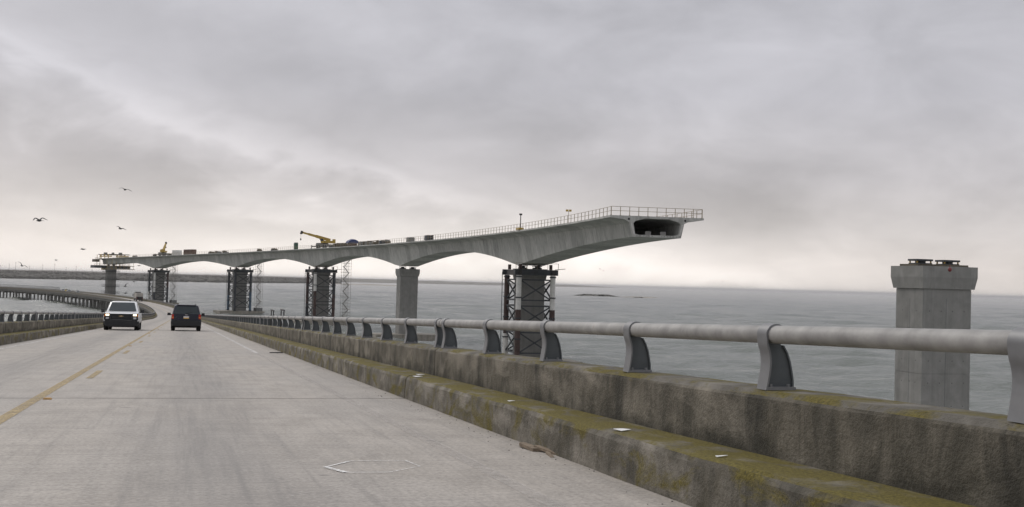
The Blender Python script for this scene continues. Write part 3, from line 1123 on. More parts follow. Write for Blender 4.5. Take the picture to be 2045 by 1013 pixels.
pier_lab = ['concrete pier inside the nearest steel support tower', 'plain bare concrete pier without a tower, second under the deck', 'concrete pier in the middle tower beside the tall scaffold stair',
            'concrete pier standing on a wide footing in the water', 'concrete pier in the tower behind the far bend of the old road', 'far last pier ringed with work platforms at the end of deck']
for Y, px, lb in zip(PIERS, (1060, 815, 642, 480, 318, 222), pier_lab):
    pier(Y, px, nz(Y) - depth(Y) - 0.62 if px != 222 else nz(Y) - 3.9, lb, True)
P0Y = 106.0
P0X = at_y(1862, 700, P0Y)[0]
ptop = at_y(1840, 531, P0Y - 2.2)[2]
p0 = pier(P0Y, 1862, ptop, 'lone finished concrete pier with two empty bearings on the right', True, 'open', 3.9, 5.0, P0X, R(18))
for nm, args in (('grout_bed', ((0, 0, ptop + 0.06), (5.2, 2.6, 0.24))),):
    m = MB()
    m.box(*args)
    m.build(nm, MT['clutter'], p0)
thole = MB()
thole.tube((0, -0.004, 0), (0, 0.03, 0), 0.045, 8)
thole_me = thole.mesh('tie_hole', MT['black'])
fj = random.Random(2)
for z in (14.6, 12.3, 10.3, 8.4, 6.4):
    for x in (-1.9, -0.7, 0.55, 1.75):
        link('tie_hole', thole_me, p0, (x + fj.uniform(-0.04, 0.04), -1.95, z))
    for y in (-1.0, 0.9):
        link('tie_hole', thole_me, p0, (-2.5, y, z), -math.pi / 2)
for x in (-0.15,):
    m = MB()
    m.box((x, -1.952, 8.2), (0.025, 0.012, 15.0))
    m.build('form_seam', MT['postweb'], p0)
m = MB()
m.box((-2.502, -0.1, 8.2), (0.012, 0.025, 15.0))
m.build('form_seam', MT['postweb'], p0)
buoy = MB()
rings = []
for k in range(7):
    w = math.pi * k / 6
    rings.append([(math.cos(q) * 0.17 * math.sin(w) + 1e-4, math.sin(q) * 0.17 * math.sin(w), -math.cos(w) * 0.2) for q in [2 * math.pi * j / 8 for j in range(8)]])
buoy.loft(rings)
buoy.tube((0, 0, 0.18), (0, 0, 0.42), 0.03, 6)
bo = buoy.build('hanging_float', pmat('dark_red_plastic', (0.16, 0.025, 0.025), 0.5), None, smooth=True)
bo.location = Vector(at_y(1897, 538.5, P0Y - 3.0))
tag(bo, 'small dark red float hanging over the lip of the lone pier cap', 'float')


# steel support towers round the piers
def bolted(m, p, r=0.5):
    m.tube((p[0], p[1], p[2] - 0.12), (p[0], p[1], p[2] + 0.12), r, 10)


def tower(Y, label, legmats, la=4.5, lb=3.3, base_z=1.5):
    th = nth(Y)
    top = nz(Y) - depth(Y) - 0.75
    t = empty('support_tower', (nx(Y), Y, 0), th, label, 'tower', 'steel towers propping the new bridge')
    corners = [(-lb, -la), (lb, -la), (lb, la), (-lb, la)]
    rad = 0.52
    for (x, y), (upm, lom, cut) in zip(corners, legmats):
        l_ = MB()
        zc = base_z + (top - 1.1 - base_z) * cut
        l_.tube((x, y, base_z), (x, y, zc), rad, 14, mi=1)
        l_.tube((x, y, zc), (x, y, top - 1.1), rad * 0.97, 14, mi=0)
        lo = l_.build('leg', [MT[upm], MT[lom]], t, smooth=True)
        for z in np.linspace(base_z + 0.3, top - 1.4, 5):
            f = MB()
            bolted(f, (x, y, z), rad + 0.12)
            f.build('flange', MT['darksteel'], lo)
    for (p, q) in (((-lb - 0.9, -la), (lb + 0.9, -la)), ((-lb - 0.9, la), (lb + 0.9, la))):
        m = MB()
        m.bar((p[0], p[1], top - 0.55), (q[0], q[1], top - 0.55), 0.8, 1.05)
        m.build('cap_beam', MT['darksteel'], t)
    for x in (-lb, lb):
        m = MB()
        m.bar((x, -la - 0.8, top - 0.62), (x, la + 0.8, top - 0.62), 0.7, 0.9)
        m.build('cap_beam', MT['black'], t)
    for (x, y) in corners:
        m = MB()
        m.tube((x * 0.9, y * 0.9, top), (x * 0.9, y * 0.9, top + 0.95), 0.32, 10)
        m.build('jack', MT['rust'], t)
    # walkway with handrail posts on top
    m = MB()
    for k in range(5):
        x = -lb - 0.8 + k * (2 * lb + 1.6) / 4
        m.bar((x, -la - 0.7, top), (x, -la - 0.7, top + 1.2), 0.07)
    m.bar((-lb - 0.8, -la - 0.7, top + 1.15), (lb + 0.8, -la - 0.7, top + 1.15), 0.06)
    m.build('handrail', MT['railrust'], t)
    m = MB()
    m.bar((lb + 0.6, -la + 0.4, top + 0.05), (lb + 2.4, -la + 0.4, top + 0.25), 0.9, 0.10)
    m.build('walk_plank', MT['plank'], t)
    # bracing: three tiers on four faces
    tiers = 3
    h = (top - 1.4 - base_z - 1.0) / tiers
    for i in range(4):
        (x0, y0), (x1, y1) = corners[i], corners[(i + 1) % 4]
        dv = Vector((x1 - x0, y1 - y0)).normalized() * rad
        x0, y0, x1, y1 = x0 + dv.x, y0 + dv.y, x1 - dv.x, y1 - dv.y
        for k in range(tiers):
            za, zb = base_z + 1.0 + k * h + 0.55, base_z + 1.0 + (k + 1) * h - 0.55
            for z in (za, zb):
                b_ = MB()
                b_.bar((x0, y0, z), (x1, y1, z), 0.26)
                b_.build('strut', MT['darksteel'], t)
            for u, v in ((za + 0.2, zb - 0.2), (zb - 0.2, za + 0.2)):
                b_ = MB()
                b_.bar((x0, y0, u), (x1, y1, v), 0.24)
                b_.build('brace', MT['darksteel'], t)
    # caged ladder up the left rear leg
    m = MB()
    for dxx in (-0.22, 0.22):
        m.bar((-lb - 0.95, la + dxx, base_z), (-lb - 0.95, la + dxx, top - 0.5), 0.06)
    for k in range(26):
        z = base_z + 0.4 + k * (top - base_z - 1.2) / 26
        m.bar((-lb - 0.95, la - 0.22, z), (-lb - 0.95, la + 0.22, z), 0.05)
        if k % 4 == 0:
            m.bar((-lb - 0.95, la, z), (-lb - 0.4, la, z), 0.06)
    m.build('ladder', MT['darksteel'], t)
    return t


tower(PIERS[0], 'rusty and white pipe-legged steel support tower nearest under the deck', [('whitepaint', 'rust', 0.60), ('whitepaint', 'rust', 0.60), ('rust', 'rust', 0.5), ('rust', 'whitepaint', 0.30)])
tower(PIERS[2], 'dark braced steel support tower left of the plain pier', [('whitepaint', 'rust', 0.62), ('darksteel', 'rust', 0.55), ('darksteel', 'rust', 0.5), ('rust', 'darksteel', 0.35)])
tower(PIERS[3], 'black braced steel support tower on the wide footing in the water', [('darksteel', 'darksteel', 0.6), ('darksteel', 'bluepaint', 0.5), ('darksteel', 'darksteel', 0.5), ('darksteel', 'bluepaint', 0.4)])
tower(PIERS[4], 'farthest steel support tower with pale leg sections behind the old road', [('whitepaint', 'darksteel', 0.35), ('rust', 'darksteel', 0.5), ('darksteel', 'rust', 0.5), ('darksteel', 'whitepaint', 0.35)])


# scaffold stair towers
def scaffold(Y, px, label, top_y):
    p = at_y(px, 560, Y)
    th = nth(Y)
    t = empty('scaffold_stair', (p[0], Y, 0), th, label, 'scaffold', 'scaffold stair towers beside the piers')
    ztop = at_y(px, top_y, Y)[2]
    z0 = 1.4
    W, L = 2.3, 3.4
    for x in (-W / 2, -W / 6, W / 6, W / 2):
        for y in (-L / 2, L / 2):
            m = MB()
            m.bar((x, y, z0), (x, y, ztop), 0.075)
            m.build('standard', MT['scaff'], t)
    n = int((ztop - z0) / 2.1)
    for k in range(n + 1):
        z = z0 + k * 2.1
        m = MB()
        for zz in (z, z + 1.0):
            for y in (-L / 2, L / 2):
                m.bar((-W / 2 - 0.25, y, zz), (W / 2 + 0.25, y, zz), 0.055)
            for x in (-W / 2, W / 2):
                m.bar((x, -L / 2, zz), (x, L / 2, zz), 0.055)
        m.build('ledger_frame', MT['scaff'], t)
        if k < n:
            m = MB()
            sg = 1 if k % 2 else -1
            m.bar((-W / 2 * sg * 0.8, -0.5 * sg, z), (W / 2 * sg * 0.8, -0.5 * sg, z + 2.1), 0.7, 0.09)
            m.build('stair_flight', MT['scaff'], t)
        if k % 2 == 0:
            m = MB()
            m.box((0.45 if k % 4 else -0.45, 0, z + 0.04), (W * 0.75, L, 0.06))
            m.build('landing', MT['plank'], t)
        if k % 3 == 1:
            m = MB()
            m.bar((-W / 2 - 3.0, 0, z + 0.4), (-W / 2, 0, z + 0.4), 0.07)
            m.build('tie_tube', MT['scaff'], t)
    m = MB()
    m.box((0, 0, z0 + 0.7), (W + 0.4, L + 0.3, 1.5))
    m.box((0, 0, z0 - 0.2), (W + 2.0, L + 1.0, 0.3))
    m.build('base_hoarding', MT['grey'], t)
    return t


scaffold(PIERS[2] + 2, 691, 'tall lattice scaffold stair right of the middle support tower', 513)
scaffold(PIERS[3] + 2, 517, 'tall lattice scaffold stair standing on the wide water footing', 522)
scaffold(PIERS[4] + 2, 347, 'farthest lattice scaffold stair right of the tower behind the truck', 524)

# work platforms round the last pier and form traveller at the deck end
YL = PIERS[-1]
zl = nz(YL) - 3.9
for i, zf in enumerate((zl - 3.3, zl - 7.6, zl - 11.8, zl - 15.6)):
    w = empty('work_platform', (nx(YL), YL, zf), nth(YL), ['topmost work platform ring round the far last pier', 'second work platform ring down the far last pier', 'third work platform ring down the far last pier', 'lowest work platform ring round the far last pier'][i], 'platform', 'work platforms round the last pier')
    m = MB()
    for (cx_, cy_, sx, sy) in ((0, -2.7, 8.2, 1.3), (0, 2.7, 8.2, 1.3), (-3.4, 0, 1.4, 4.1), (3.4, 0, 1.4, 4.1)):
        m.box((cx_, cy_, 0), (sx, sy, 0.22))
    m.build('deck_boards', MT['darksteel'], w)
    for z in (0.65, 1.25):
        m = MB()
        for a, b in (((-4.1, -3.3), (4.1, -3.3)), ((4.1, -3.3), (4.1, 3.3)), ((4.1, 3.3), (-4.1, 3.3)), ((-4.1, 3.3), (-4.1, -3.3))):
            m.bar((a[0], a[1], z), (b[0], b[1], z), 0.09)
        m.build('guard_rail', MT['darksteel'], w)
    for k in range(9):
        for y in (-3.3, 3.3):
            m = MB()
            m.bar((-4.1 + 8.2 * k / 8, y, 0.1), (-4.1 + 8.2 * k / 8, y, 1.3), 0.08)
            m.build('stanchion', MT['darksteel'], w)
tr = empty('form_traveller', npnt(YL), nth(YL), 'yellow steel form traveller and platforms wrapped round the far deck end', 'form traveller')
for t in (-4.6, 4.6):
    m = MB()
    m.bar((t, -16, 1.3), (t, 6.5, 1.3), 0.5, 0.6)
    m.build('main_beam', MT['yellow'], tr)
    for y in (-10, -3, 4):
        m = MB()
        m.bar((t, y, 0), (t, y, 2.4), 0.35)
        m.bar((t, y, 2.4), (t, y + 3, 1.3), 0.25)
        m.build('frame_post', MT['yellow'], tr)
for y in (-15, -8, -1, 6):
    m = MB()
    m.bar((-5.6, y, 2.3), (5.6, y, 2.3), 0.45, 0.45)
    m.build('cross_beam', MT['clutter'], tr)
for x, y, s_ in ((-2.5, 3, 1.6), (3.2, -6, 1.6), (0.5, -1, 1.2)):
    m = MB()
    m.box((x, y, 2.9), (s_, s_, 1.3))
    m.build('hydraulic_unit', MT['grey'], tr)
for x0, x1, z, y0, y1, mt in ((-9.0, -6.6, -1.2, 0, 6, 'clutter'), (-9.8, -3.0, -4.6, -2, 6, 'darksteel'), (3.2, 9.0, -4.8, -6, 4, 'darksteel'), (-3.5, 3.5, -5.6, 2, 7, 'yellow')):
    m = MB()
    m.box(((x0 + x1) / 2, (y0 + y1) / 2, z), (x1 - x0, y1 - y0, 1.5))
    pl = m.build('platform', MT[mt], tr)
    for q in range(6):
        k = MB()
        xx = x0 + (x1 - x0) * q / 5
        k.bar((xx, y0, z + 0.4), (xx, y0, z + 1.7), 0.09)
        k.build('stanchion', MT['railrust'], pl)
    k = MB()
    k.bar((x0, y0, z + 1.65), (x1, y0, z + 1.65), 0.09)
    k.bar((x0, y0, z + 1.05), (x1, y0, z + 1.05), 0.07)
    k.build('hand_rail', MT['railrust'], pl)
for t in (-7.0, 7.0):
    for y in (0, 6):
        m = MB()
        m.bar((t * 0.9, y, -5.2), (t * 0.9, y, 2.3), 0.22)
        m.build('hanger', MT['yellow'], tr)
rr = random.Random(11)
for q in range(12):
    m = MB()
    x, y = -5.8 + 11.6 * (q % 6) / 5, (-22 if q < 6 else -12)
    m.bar((x, y, -6.2 + rr.uniform(0, 0.8)), (x, y, 0.3), 0.13)
    m.build('tie_rod', MT['yellow'], tr)
for z, y0, y1 in ((-5.9, -24, -10), (-4.2, -23, -14)):
    m = MB()
    for x in (-5.8, -2.9, 0, 2.9, 5.8):
        m.bar((x, y0, z), (x, y1, z), 0.16)
    for y in np.linspace(y0, y1, 6):
        m.bar((-6.2, y, z + 0.15), (6.2, y, z + 0.15), 0.14)
    m.build('hanging_grid', MT['railrust'], tr)


# ------------------------------------------------------------------ plant and goods on the deck
def crane(px, label, mirror, boom_dir, boom_len, boom_el, turn):
    Y = find_y(px, -2.5)
    c = empty('mobile_crane', npnt(Y, -2.5, 0), nth(Y) + turn, label, 'crane')
    m = MB()
    m.box((0, 0, 1.05), (2.6, 9.0, 0.7))
    m.box((0, 3.4, 1.6), (2.4, 2.0, 0.6))
    m.build('carrier', MT['grey'], c)
    for y in (-3.4, -2.0, 1.6, 3.2):
        for x in (-1.15, 1.15):
            w = MB()
            w.tube((x - 0.22, y, 0.58), (x + 0.22, y, 0.58), 0.58, 12)
            wo_ = w.build('wheel', MT['tyre'], c)
            h = MB()
            h.tube((x - 0.24, y, 0.58), (x + 0.24, y, 0.58), 0.27, 8)
            h.build('rim', MT['grey'], wo_)
    for y in (-4.6, 4.6):
        m = MB()
        m.bar((-2.8, y, 0.7), (2.8, y, 0.7), 0.35)
        for x in (-2.7, 2.7):
            m.tube((x, y, 0.05), (x, y, 1.1), 0.13, 8)
            m.tube((x, y, 0), (x, y, 0.09), 0.4, 8)
        m.build('outrigger', MT['darksteel'], c)
    bd = Vector((boom_dir[0], boom_dir[1], 0)).normalized()
    sdv = Vector((-bd.y, bd.x, 0))
    m = MB()
    m.tube((0, -0.5, 1.4), (0, -0.5, 1.8), 1.0, 14)
    m.build('turntable', MT['darksteel'], c)
    o = Vector((0, -0.5, 1.8))
    m = MB()
    m.bar(o - bd * 2.4 + Vector((0, 0, 0.45)), o + bd * 1.3 + Vector((0, 0, 0.45)), 1.9, 0.8)
    m.build('superstructure', MT['yellow'], c)
    m = MB()
    m.bar(o - bd * 3.3 + Vector((0, 0, 0.75)), o - bd * 2.3 + Vector((0, 0, 0.75)), 2.3, 1.3)
    m.build('counterweight', MT['yellow'], c)
    m = MB()
    cabc = o + bd * 0.9 + sdv * 1.25
    m.prism([(-0.5, 0.0), (0.55, 0.0), (0.75, 0.9), (0.35, 1.7), (-0.5, 1.7)], -0.45, 0.45)
    cab_ = m.build('cab', MT['yellow'], c)
    cab_.location = cabc
    cab_.rotation_euler.z = math.atan2(bd.y, bd.x)
    m = MB()
    m.box((0.2, 0, 1.05), (0.9, 0.93, 0.8))
    m.build('window', MT['glass'], cab_)
    piv = o - bd * 1.6 + Vector((0, 0, 1.05))
    dirb = bd * math.cos(boom_el) + Vector((0, 0, math.sin(boom_el)))
    prev = piv
    for i, (f, w) in enumerate(((0.52, 0.85), (0.78, 0.68), (1.0, 0.52))):
        m = MB()
        q_ = piv + dirb * boom_len * f
        m.bar(prev, q_, w, w * 1.15)
        m.build('boom_section', MT['yellow'], c)
        prev = q_
    m = MB()
    m.bar(prev - dirb * 0.2, prev + dirb * 0.55, 0.75, 0.95)
    m.tube(prev + dirb * 0.4 - sdv * 0.3 - Vector((0, 0, 0.4)), prev + dirb * 0.4 + sdv * 0.3 - Vector((0, 0, 0.4)), 0.35, 10)
    m.build('boom_head', MT['black'], c)
    m = MB()
    m.tube(piv + bd * 2.4 - Vector((0, 0, 0.9)), piv + dirb * boom_len * 0.42, 0.2, 8)
    m.build('lift_cylinder', MT['darksteel'], c)
    m = MB()
    h0 = prev + dirb * 0.45 - Vector((0, 0, 0.6))
    m.tube(h0, h0 - Vector((0, 0, 1.6)), 0.03, 5)
    m.build('hoist_cable', MT['black'], c)
    m = MB()
    m.prism([(-0.14, -0.35), (0.14, -0.35), (0.2, 0), (0.12, 0.3), (-0.12, 0.3), (-0.2, 0)], -0.1, 0.1)
    hk = m.build('hook_block', MT['black'], c)
    hk.location = h0 - Vector((0, 0, 1.8))


crane(648, 'yellow mobile crane with long boom pointing left over the mid deck', 1, (-0.90, 0.45), 9.6, R(14), R(8))
crane(327, 'yellow mobile crane with short raised boom on the far deck', 1, (0.62, 0.75), 5.0, R(46), R(5))


def on_deck(px, t, dims, name, mats, label, cat, build=None, group=None, rz=0.0):
    Y = find_y(px, t)
    e = empty(name, npnt(Y, t, 0.0), nth(Y) + rz, label, cat, group)
    build(e)
    if name == 'tarp_tent':
        e.scale = (0.82, 0.82, 0.85)
    return e


def toilet(e):
    m = MB()
    m.box((0, 0, 1.1), (1.25, 1.25, 2.2))
    m.build('cabin', MT['green'], e)
    m = MB()
    m.prism([(-0.68, 2.2), (0.68, 2.2), (0.45, 2.5), (-0.45, 2.5)], -0.68, 0.68)
    m.build('roof', MT['grey'], e)
    m = MB()
    m.box((0, -0.64, 1.1), (0.75, 0.03, 1.85))
    m.build('door', MT['green'], e)


on_deck(590, -5.0, None, 'portable_toilet', None, 'green portable toilet cabin on the deck left of the long crane', 'toilet', toilet)


def tent(e):
    m = MB()
    rings = []
    for y in (-1.9, 1.9):
        rings.append([(2.1 * math.cos(w), y, 1.2 + 1.25 * math.sin(w)) for w in [math.pi * k / 8 for k in range(9)]])
    rings.insert(1, [(2.25 * math.cos(w), 0, 1.2 + 1.5 * math.sin(w)) for w in [math.pi * k / 8 for k in range(9)]])
    m.loft(rings)
    m.build('canopy', MT['blue'], e, smooth=True)
    for x in (-1.9, 1.9):
        for y in (-1.7, 1.7):
            k = MB()
            k.bar((x, y, 0), (x, y, 1.25), 0.08)
            k.build('pole', MT['grey'], e)
    m = MB()
    m.box((0, 0, 0.55), (3.0, 2.2, 1.1))
    m.build('pallet_load', MT['brown'], e)


on_deck(703, -4.4, None, 'tarp_tent', None, 'blue domed tarpaulin tent on the deck right of the crane', 'tent', tent)


def container(mt, L):
    def f(e):
        m = MB()
        m.box((0, 0, 1.3), (2.44, L, 2.4))
        m.build('body', MT[mt], e)
        for k in range(int(L / 0.5)):
            for x in (-1.245, 1.245):
                q = MB()
                q.box((x, -L / 2 + 0.4 + k * 0.5, 1.3), (0.06, 0.22, 2.2))
                q.build('rib', MT[mt], e)
        for x in (-1.15, 1.15):
            q = MB()
            q.bar((x, -L / 2, 0.07), (x, L / 2, 0.07), 0.16, 0.14)
            q.build('skid', MT['black'], e)
        q = MB()
        q.box((0, -L / 2 - 0.02, 1.3), (2.1, 0.05, 2.1))
        q.build('door', MT[mt], e)
    return f


on_deck(353, -3.2, None, 'shipping_container', None, 'white site container on the far deck right of the short crane', 'container', container('whitepaint', 7.5))
on_deck(379, -3.2, None, 'shipping_container', None, 'long brown container next to the white container on the deck', 'container', container('brown', 12))


def stack(seed, w=2.2, h=1.0):
    def f(e):
        g = random.Random(seed)
        for k in range(4):
            m = MB()
            hh = h * g.uniform(0.5, 1.1)
            m.box((g.uniform(-w, w) * 0.4, g.uniform(-w, w) * 0.5, hh / 2 + 0.08), (g.uniform(0.8, w), g.uniform(0.8, w), hh), taper=g.uniform(0.85, 1.0))
            m.build('crate', MT[g.choice(['clutter', 'grey', 'clutter', 'darksteel', 'clutter', 'grey'])], e)
        m = MB()
        for x in (-0.6, 0.6):
            m.bar((x, -w * 0.6, 0.04), (x, w * 0.6, 0.04), 0.16, 0.08)
        m.build('bearer', MT['plank'], e)
        m = MB()
        for k in range(3):
            m.bar((g.uniform(-1, 1), -w * 0.6, h * 0.9 + 0.1 * k), (g.uniform(-1, 1), w * 0.7, h * 0.95 + 0.1 * k), 0.1)
        m.build('timber', MT['plank'], e)
    return f


spots = [(678, 'right behind the long crane'), (690, 'left of the blue tent'), (722, 'just right of the blue tent'), (738, 'right of the blue tent'), (752, 'left of the plain pier, by the arch'),
         (768, 'by the railing left of the plain pier'), (817, 'above the plain pier'), (860, 'right of the plain pier'), (545, 'left of the green toilet'), (517, 'above the scaffold on the water footing'),
         (450, 'above the water footing'), (420, 'right of the brown container'), (433, 'second right of the brown container'), (308, 'left of the short far crane'), (268, 'near the far traveller'), (340, 'under the far crane boom')]
for i, (px, w) in enumerate(spots):
    on_deck(px, -4.6, None, 'material_stack', None, 'heap of building material on the new deck, %s' % w, 'stack', stack(i, 2.4 if px > 660 else 2.0, 1.15 if px > 660 else 0.9), 'heaps of material on the new deck')


def lamp_mast(e):
    m = MB()
    m.bar((0, 0, 0), (0, 0, 2.7), 0.13)
    m.build('mast', MT['black'], e)
    m = MB()
    m.box((0, 0, 2.8), (0.5, 0.25, 0.3))
    m.build('lamp_head', MT['black'], e)
    m = MB()
    m.box((0, 0.5, 0.25), (0.9, 2.4, 0.35))
    m.build('base_trailer', MT['yellow'], e)


on_deck(1038, -6.0, None, 'lamp_mast', None, 'black lamp mast on the deck above the nearest support tower', 'lamp mast', lamp_mast)


def flood(e):
    m = MB()
    m.bar((0, 0, 0), (0, 0, 2.0), 0.06)
    m.build('mast', MT['railrust'], e)
    for x in (-0.25, 0.25):
        m = MB()
        m.box((x, 0, 2.1), (0.35, 0.3, 0.3))
        m.build('floodlight', MT['yellow'], e)


on_deck(1134, -5.0, None, 'flood_lamp', None, 'small yellow twin floodlight on a pole behind the deck railing', 'lamp', flood)


# ------------------------------------------------------------------ vehicles
def wheel_me(rad, wid):
    t = MB()
    prof = [(rad * 0.6, -wid / 2), (rad * 0.93, -wid / 2), (rad, -wid * 0.36), (rad, wid * 0.36), (rad * 0.93, wid / 2), (rad * 0.6, wid / 2)]
    rings = []
    for k in range(20):
        w = 2 * math.pi * k / 20
        rings.append([(x, r_ * math.cos(w), r_ * math.sin(w)) for r_, x in prof])
    rings.append(rings[0])
    t.loft(rings, caps=False)
    rm = MB()
    rm.tube((-wid * 0.40, 0, 0), (wid * 0.40, 0, 0), rad * 0.6, 16)
    for k in range(5):
        w = 2 * math.pi * k / 5
        for sx in (-1, 1):
            rm.bar((sx * wid * 0.42, 0, 0), (sx * wid * 0.42, math.cos(w) * rad * 0.55, math.sin(w) * rad * 0.55), 0.07, 0.05)
    return t.mesh('tyre', MT['tyre'], smooth=True), rm.mesh('rim', MT['rim'])


def add_wheels(e, rad, wid, xs, yss):
    tm, rm = wheel_me(rad, wid)
    for y in yss:
        for x in xs:
            w = link('wheel', tm, e, (x, y, rad))
            link('rim', rm, w)


def body_loft(rows):
    """rows: (y, [(halfwidth, z) bottom to top]) -> closed lofted shell"""
    rings = []
    for y, pts in rows:
        ring = [(w, y, z) for w, z in pts] + [(-w, y, z) for w, z in reversed(pts)]
        rings.append(ring)
    m = MB()
    m.loft(rings)
    return m


def quad(m, pts, mi=0):
    m.add(pts, [tuple(range(len(pts)))], mi)


def place_vehicle(name, s, t, label, cat, flip=False, extra=0.0):
    e = empty(name, pp(s, t, 0.003), heading(s) + (math.pi if flip else 0) + extra, label, cat)
    e.rotation_euler = (grade(s) * (-1 if flip else 1), 0, heading(s) + (math.pi if flip else 0) + extra)
    return e


# white pickup: local +y is its nose
pk = place_vehicle('pickup_truck', 77.6, -3.37, 'white pickup truck with lit headlights driving towards the viewer', 'pickup truck', True)
W = 1.01
lower = [(W * 0.92, 0.42), (W, 0.55), (W, 0.85), (W * 0.985, 1.05)]
m = body_loft([(-2.85, [(W * 0.95, 0.55), (W * 0.97, 0.7), (W * 0.97, 0.9), (W * 0.95, 1.12)]),
               (-2.75, [(W * 0.97, 0.5), (W, 0.6), (W, 0.9), (W * 0.97, 1.14)]),
               (0.9, [(W * 0.97, 0.45), (W, 0.55), (W, 0.9), (W * 0.97, 1.14)]),
               (1.5, [(W * 0.97, 0.45), (W, 0.55), (W, 0.9), (W * 0.95, 1.16)]),
               (2.55, [(W * 0.97, 0.48), (W, 0.60), (W, 0.9), (W * 0.92, 1.12)]),
               (2.78, [(W * 0.93, 0.55), (W * 0.96, 0.65), (W * 0.955, 0.9), (W * 0.88, 1.06)])])
m.build('body', MT['carwhite'], pk, smooth=True)
m = body_loft([(-0.75, [(W * 0.93, 1.13), (W * 0.86, 1.50), (W * 0.74, 1.78), (W * 0.60, 1.84)]),
               (-0.45, [(W * 0.95, 1.13), (W * 0.87, 1.50), (W * 0.76, 1.82), (W * 0.60, 1.885)]),
               (0.25, [(W * 0.95, 1.13), (W * 0.87, 1.50), (W * 0.76, 1.80), (W * 0.60, 1.87)]),
               (0.45, [(W * 0.95, 1.13), (W * 0.86, 1.48), (W * 0.75, 1.76), (W * 0.58, 1.82)]),
               (1.28, [(W * 0.95, 1.13), (W * 0.93, 1.16), (W * 0.90, 1.18), (W * 0.70, 1.20)])])
m.build('cab', MT['carwhite'], pk, smooth=True)
ws = MB()
quad(ws, [(-0.80, 1.30, 1.25), (0.80, 1.30, 1.25), (0.655, 0.53, 1.80), (-0.655, 0.53, 1.80)])
ws.build('windscreen', MT['glass'], pk)
for sx in (-1, 1):
    sw = MB()
    quad(sw, [(sx * W * 0.945, -0.5, 1.19), (sx * W * 0.945, 1.0, 1.19), (sx * W * 0.80, 0.42, 1.70), (sx * W * 0.79, -0.4, 1.72)])
    sw.build('side_window', MT['glass'], pk)
    mi = MB()
    mi.box((sx * (W + 0.14), 0.85, 1.22), (0.19, 0.14, 0.20), taper=0.9)
    mi.bar((sx * (W - 0.06), 0.85, 1.14), (sx * (W + 0.1), 0.85, 1.16), 0.06)
    mi.build('mirror', MT['clad'], pk)
    hl = MB()
    hl.box((sx * 0.775, 2.79, 0.975), (0.20, 0.09, 0.11))
    hl.build('headlight', MT['head'], pk)
    h2 = MB()
    h2.box((sx * 0.775, 2.785, 0.775), (0.17, 0.09, 0.12))
    h2.build('lower_lamp', MT['lens'], pk)
    h3 = MB()
    h3.box((sx * 0.80, 2.772, 0.86), (0.34, 0.07, 0.42))
    h3.build('lamp_housing', MT['clad'], pk)
    tu = MB()
    tu.box((sx * 0.92, 2.78, 0.95), (0.06, 0.09, 0.17))
    tu.build('turn_signal', MT['amber'], pk)
g = MB()
g.box((0, 2.79, 0.865), (1.24, 0.06, 0.37))
g.build('grille', MT['clad'], pk)
for k in range(4):
    b_ = MB()
    b_.bar((-0.60, 2.825, 0.73 + k * 0.09), (0.60, 2.825, 0.73 + k * 0.09), 0.02, 0.018)
    b_.build('grille_slat', MT['black'], pk)
em = MB()
em.prism([(-0.21, -0.022), (-0.065, -0.030), (-0.055, -0.065), (0.085, -0.065), (0.075, -0.030), (0.17, -0.030), (0.21, 0.022), (0.065, 0.030), (0.055, 0.065), (-0.085, 0.065), (-0.075, 0.030), (-0.17, 0.030)], 2.83, 2.85)
for i, (a, b, c) in enumerate(em.v):
    em.v[i] = (a * 0.68, b, c * 0.72 + 0.90)
em.build('emblem', MT['gold'], pk)
bp = body_loft([(2.60, [(W * 0.97, 0.28), (W * 1.0, 0.36), (W * 1.0, 0.58), (W * 0.96, 0.66)]), (2.93, [(W * 0.84, 0.28), (W * 0.88, 0.36), (W * 0.88, 0.58), (W * 0.84, 0.66)])])
bp.build('front_bumper', MT['clad'], pk, smooth=True)
vl = MB()
vl.box((0, 2.62, 0.26), (1.5, 0.5, 0.12))
vl.build('front_valance', MT['black'], pk)
un = MB()
un.box((0, 0, 0.5), (1.6, 5.2, 0.25))
un.build('underbody', MT['black'], pk)
an = MB()
an.box((-0.36, -0.1, 1.92), (0.08, 0.12, 0.09))
an.build('roof_antenna', MT['black'], pk)
for ch in pk.children:
    ch.scale.z = 0.93
add_wheels(pk, 0.375, 0.27, (-0.87, 0.87), (1.78, -1.80))

# navy SUV: local +y is its nose, seen from behind
su = place_vehicle('suv', 78.2, 0.36, 'dark navy SUV seen from behind in the right lane', 'suv')
W = 0.89
m = body_loft([(-2.16, [(W * 0.93, 0.48), (W * 0.97, 0.62), (W * 0.97, 0.88), (W * 0.92, 1.08)]),
               (-2.08, [(W * 0.97, 0.42), (W, 0.60), (W, 0.90), (W * 0.96, 1.09)]),
               (1.0, [(W * 0.97, 0.42), (W, 0.60), (W, 0.90), (W * 0.96, 1.06)]),
               (1.9, [(W * 0.95, 0.42), (W * 0.98, 0.60), (W * 0.97, 0.85), (W * 0.85, 0.98)]),
               (2.2, [(W * 0.85, 0.45), (W * 0.9, 0.6), (W * 0.88, 0.8), (W * 0.75, 0.88)])])
m.build('body', MT['carnavy'], su, smooth=True)
m = body_loft([(-2.13, [(W * 0.93, 1.07), (W * 0.91, 1.10), (W * 0.88, 1.12), (W * 0.70, 1.14)]),
               (-1.90, [(W * 0.95, 1.07), (W * 0.87, 1.40), (W * 0.78, 1.64), (W * 0.64, 1.70)]),
               (-1.5, [(W * 0.96, 1.07), (W * 0.86, 1.42), (W * 0.78, 1.69), (W * 0.62, 1.745)]),
               (0.3, [(W * 0.96, 1.06), (W * 0.86, 1.42), (W * 0.78, 1.68), (W * 0.62, 1.73)]),
               (1.25, [(W * 0.95, 1.04), (W * 0.92, 1.06), (W * 0.88, 1.08), (W * 0.6, 1.10)])])
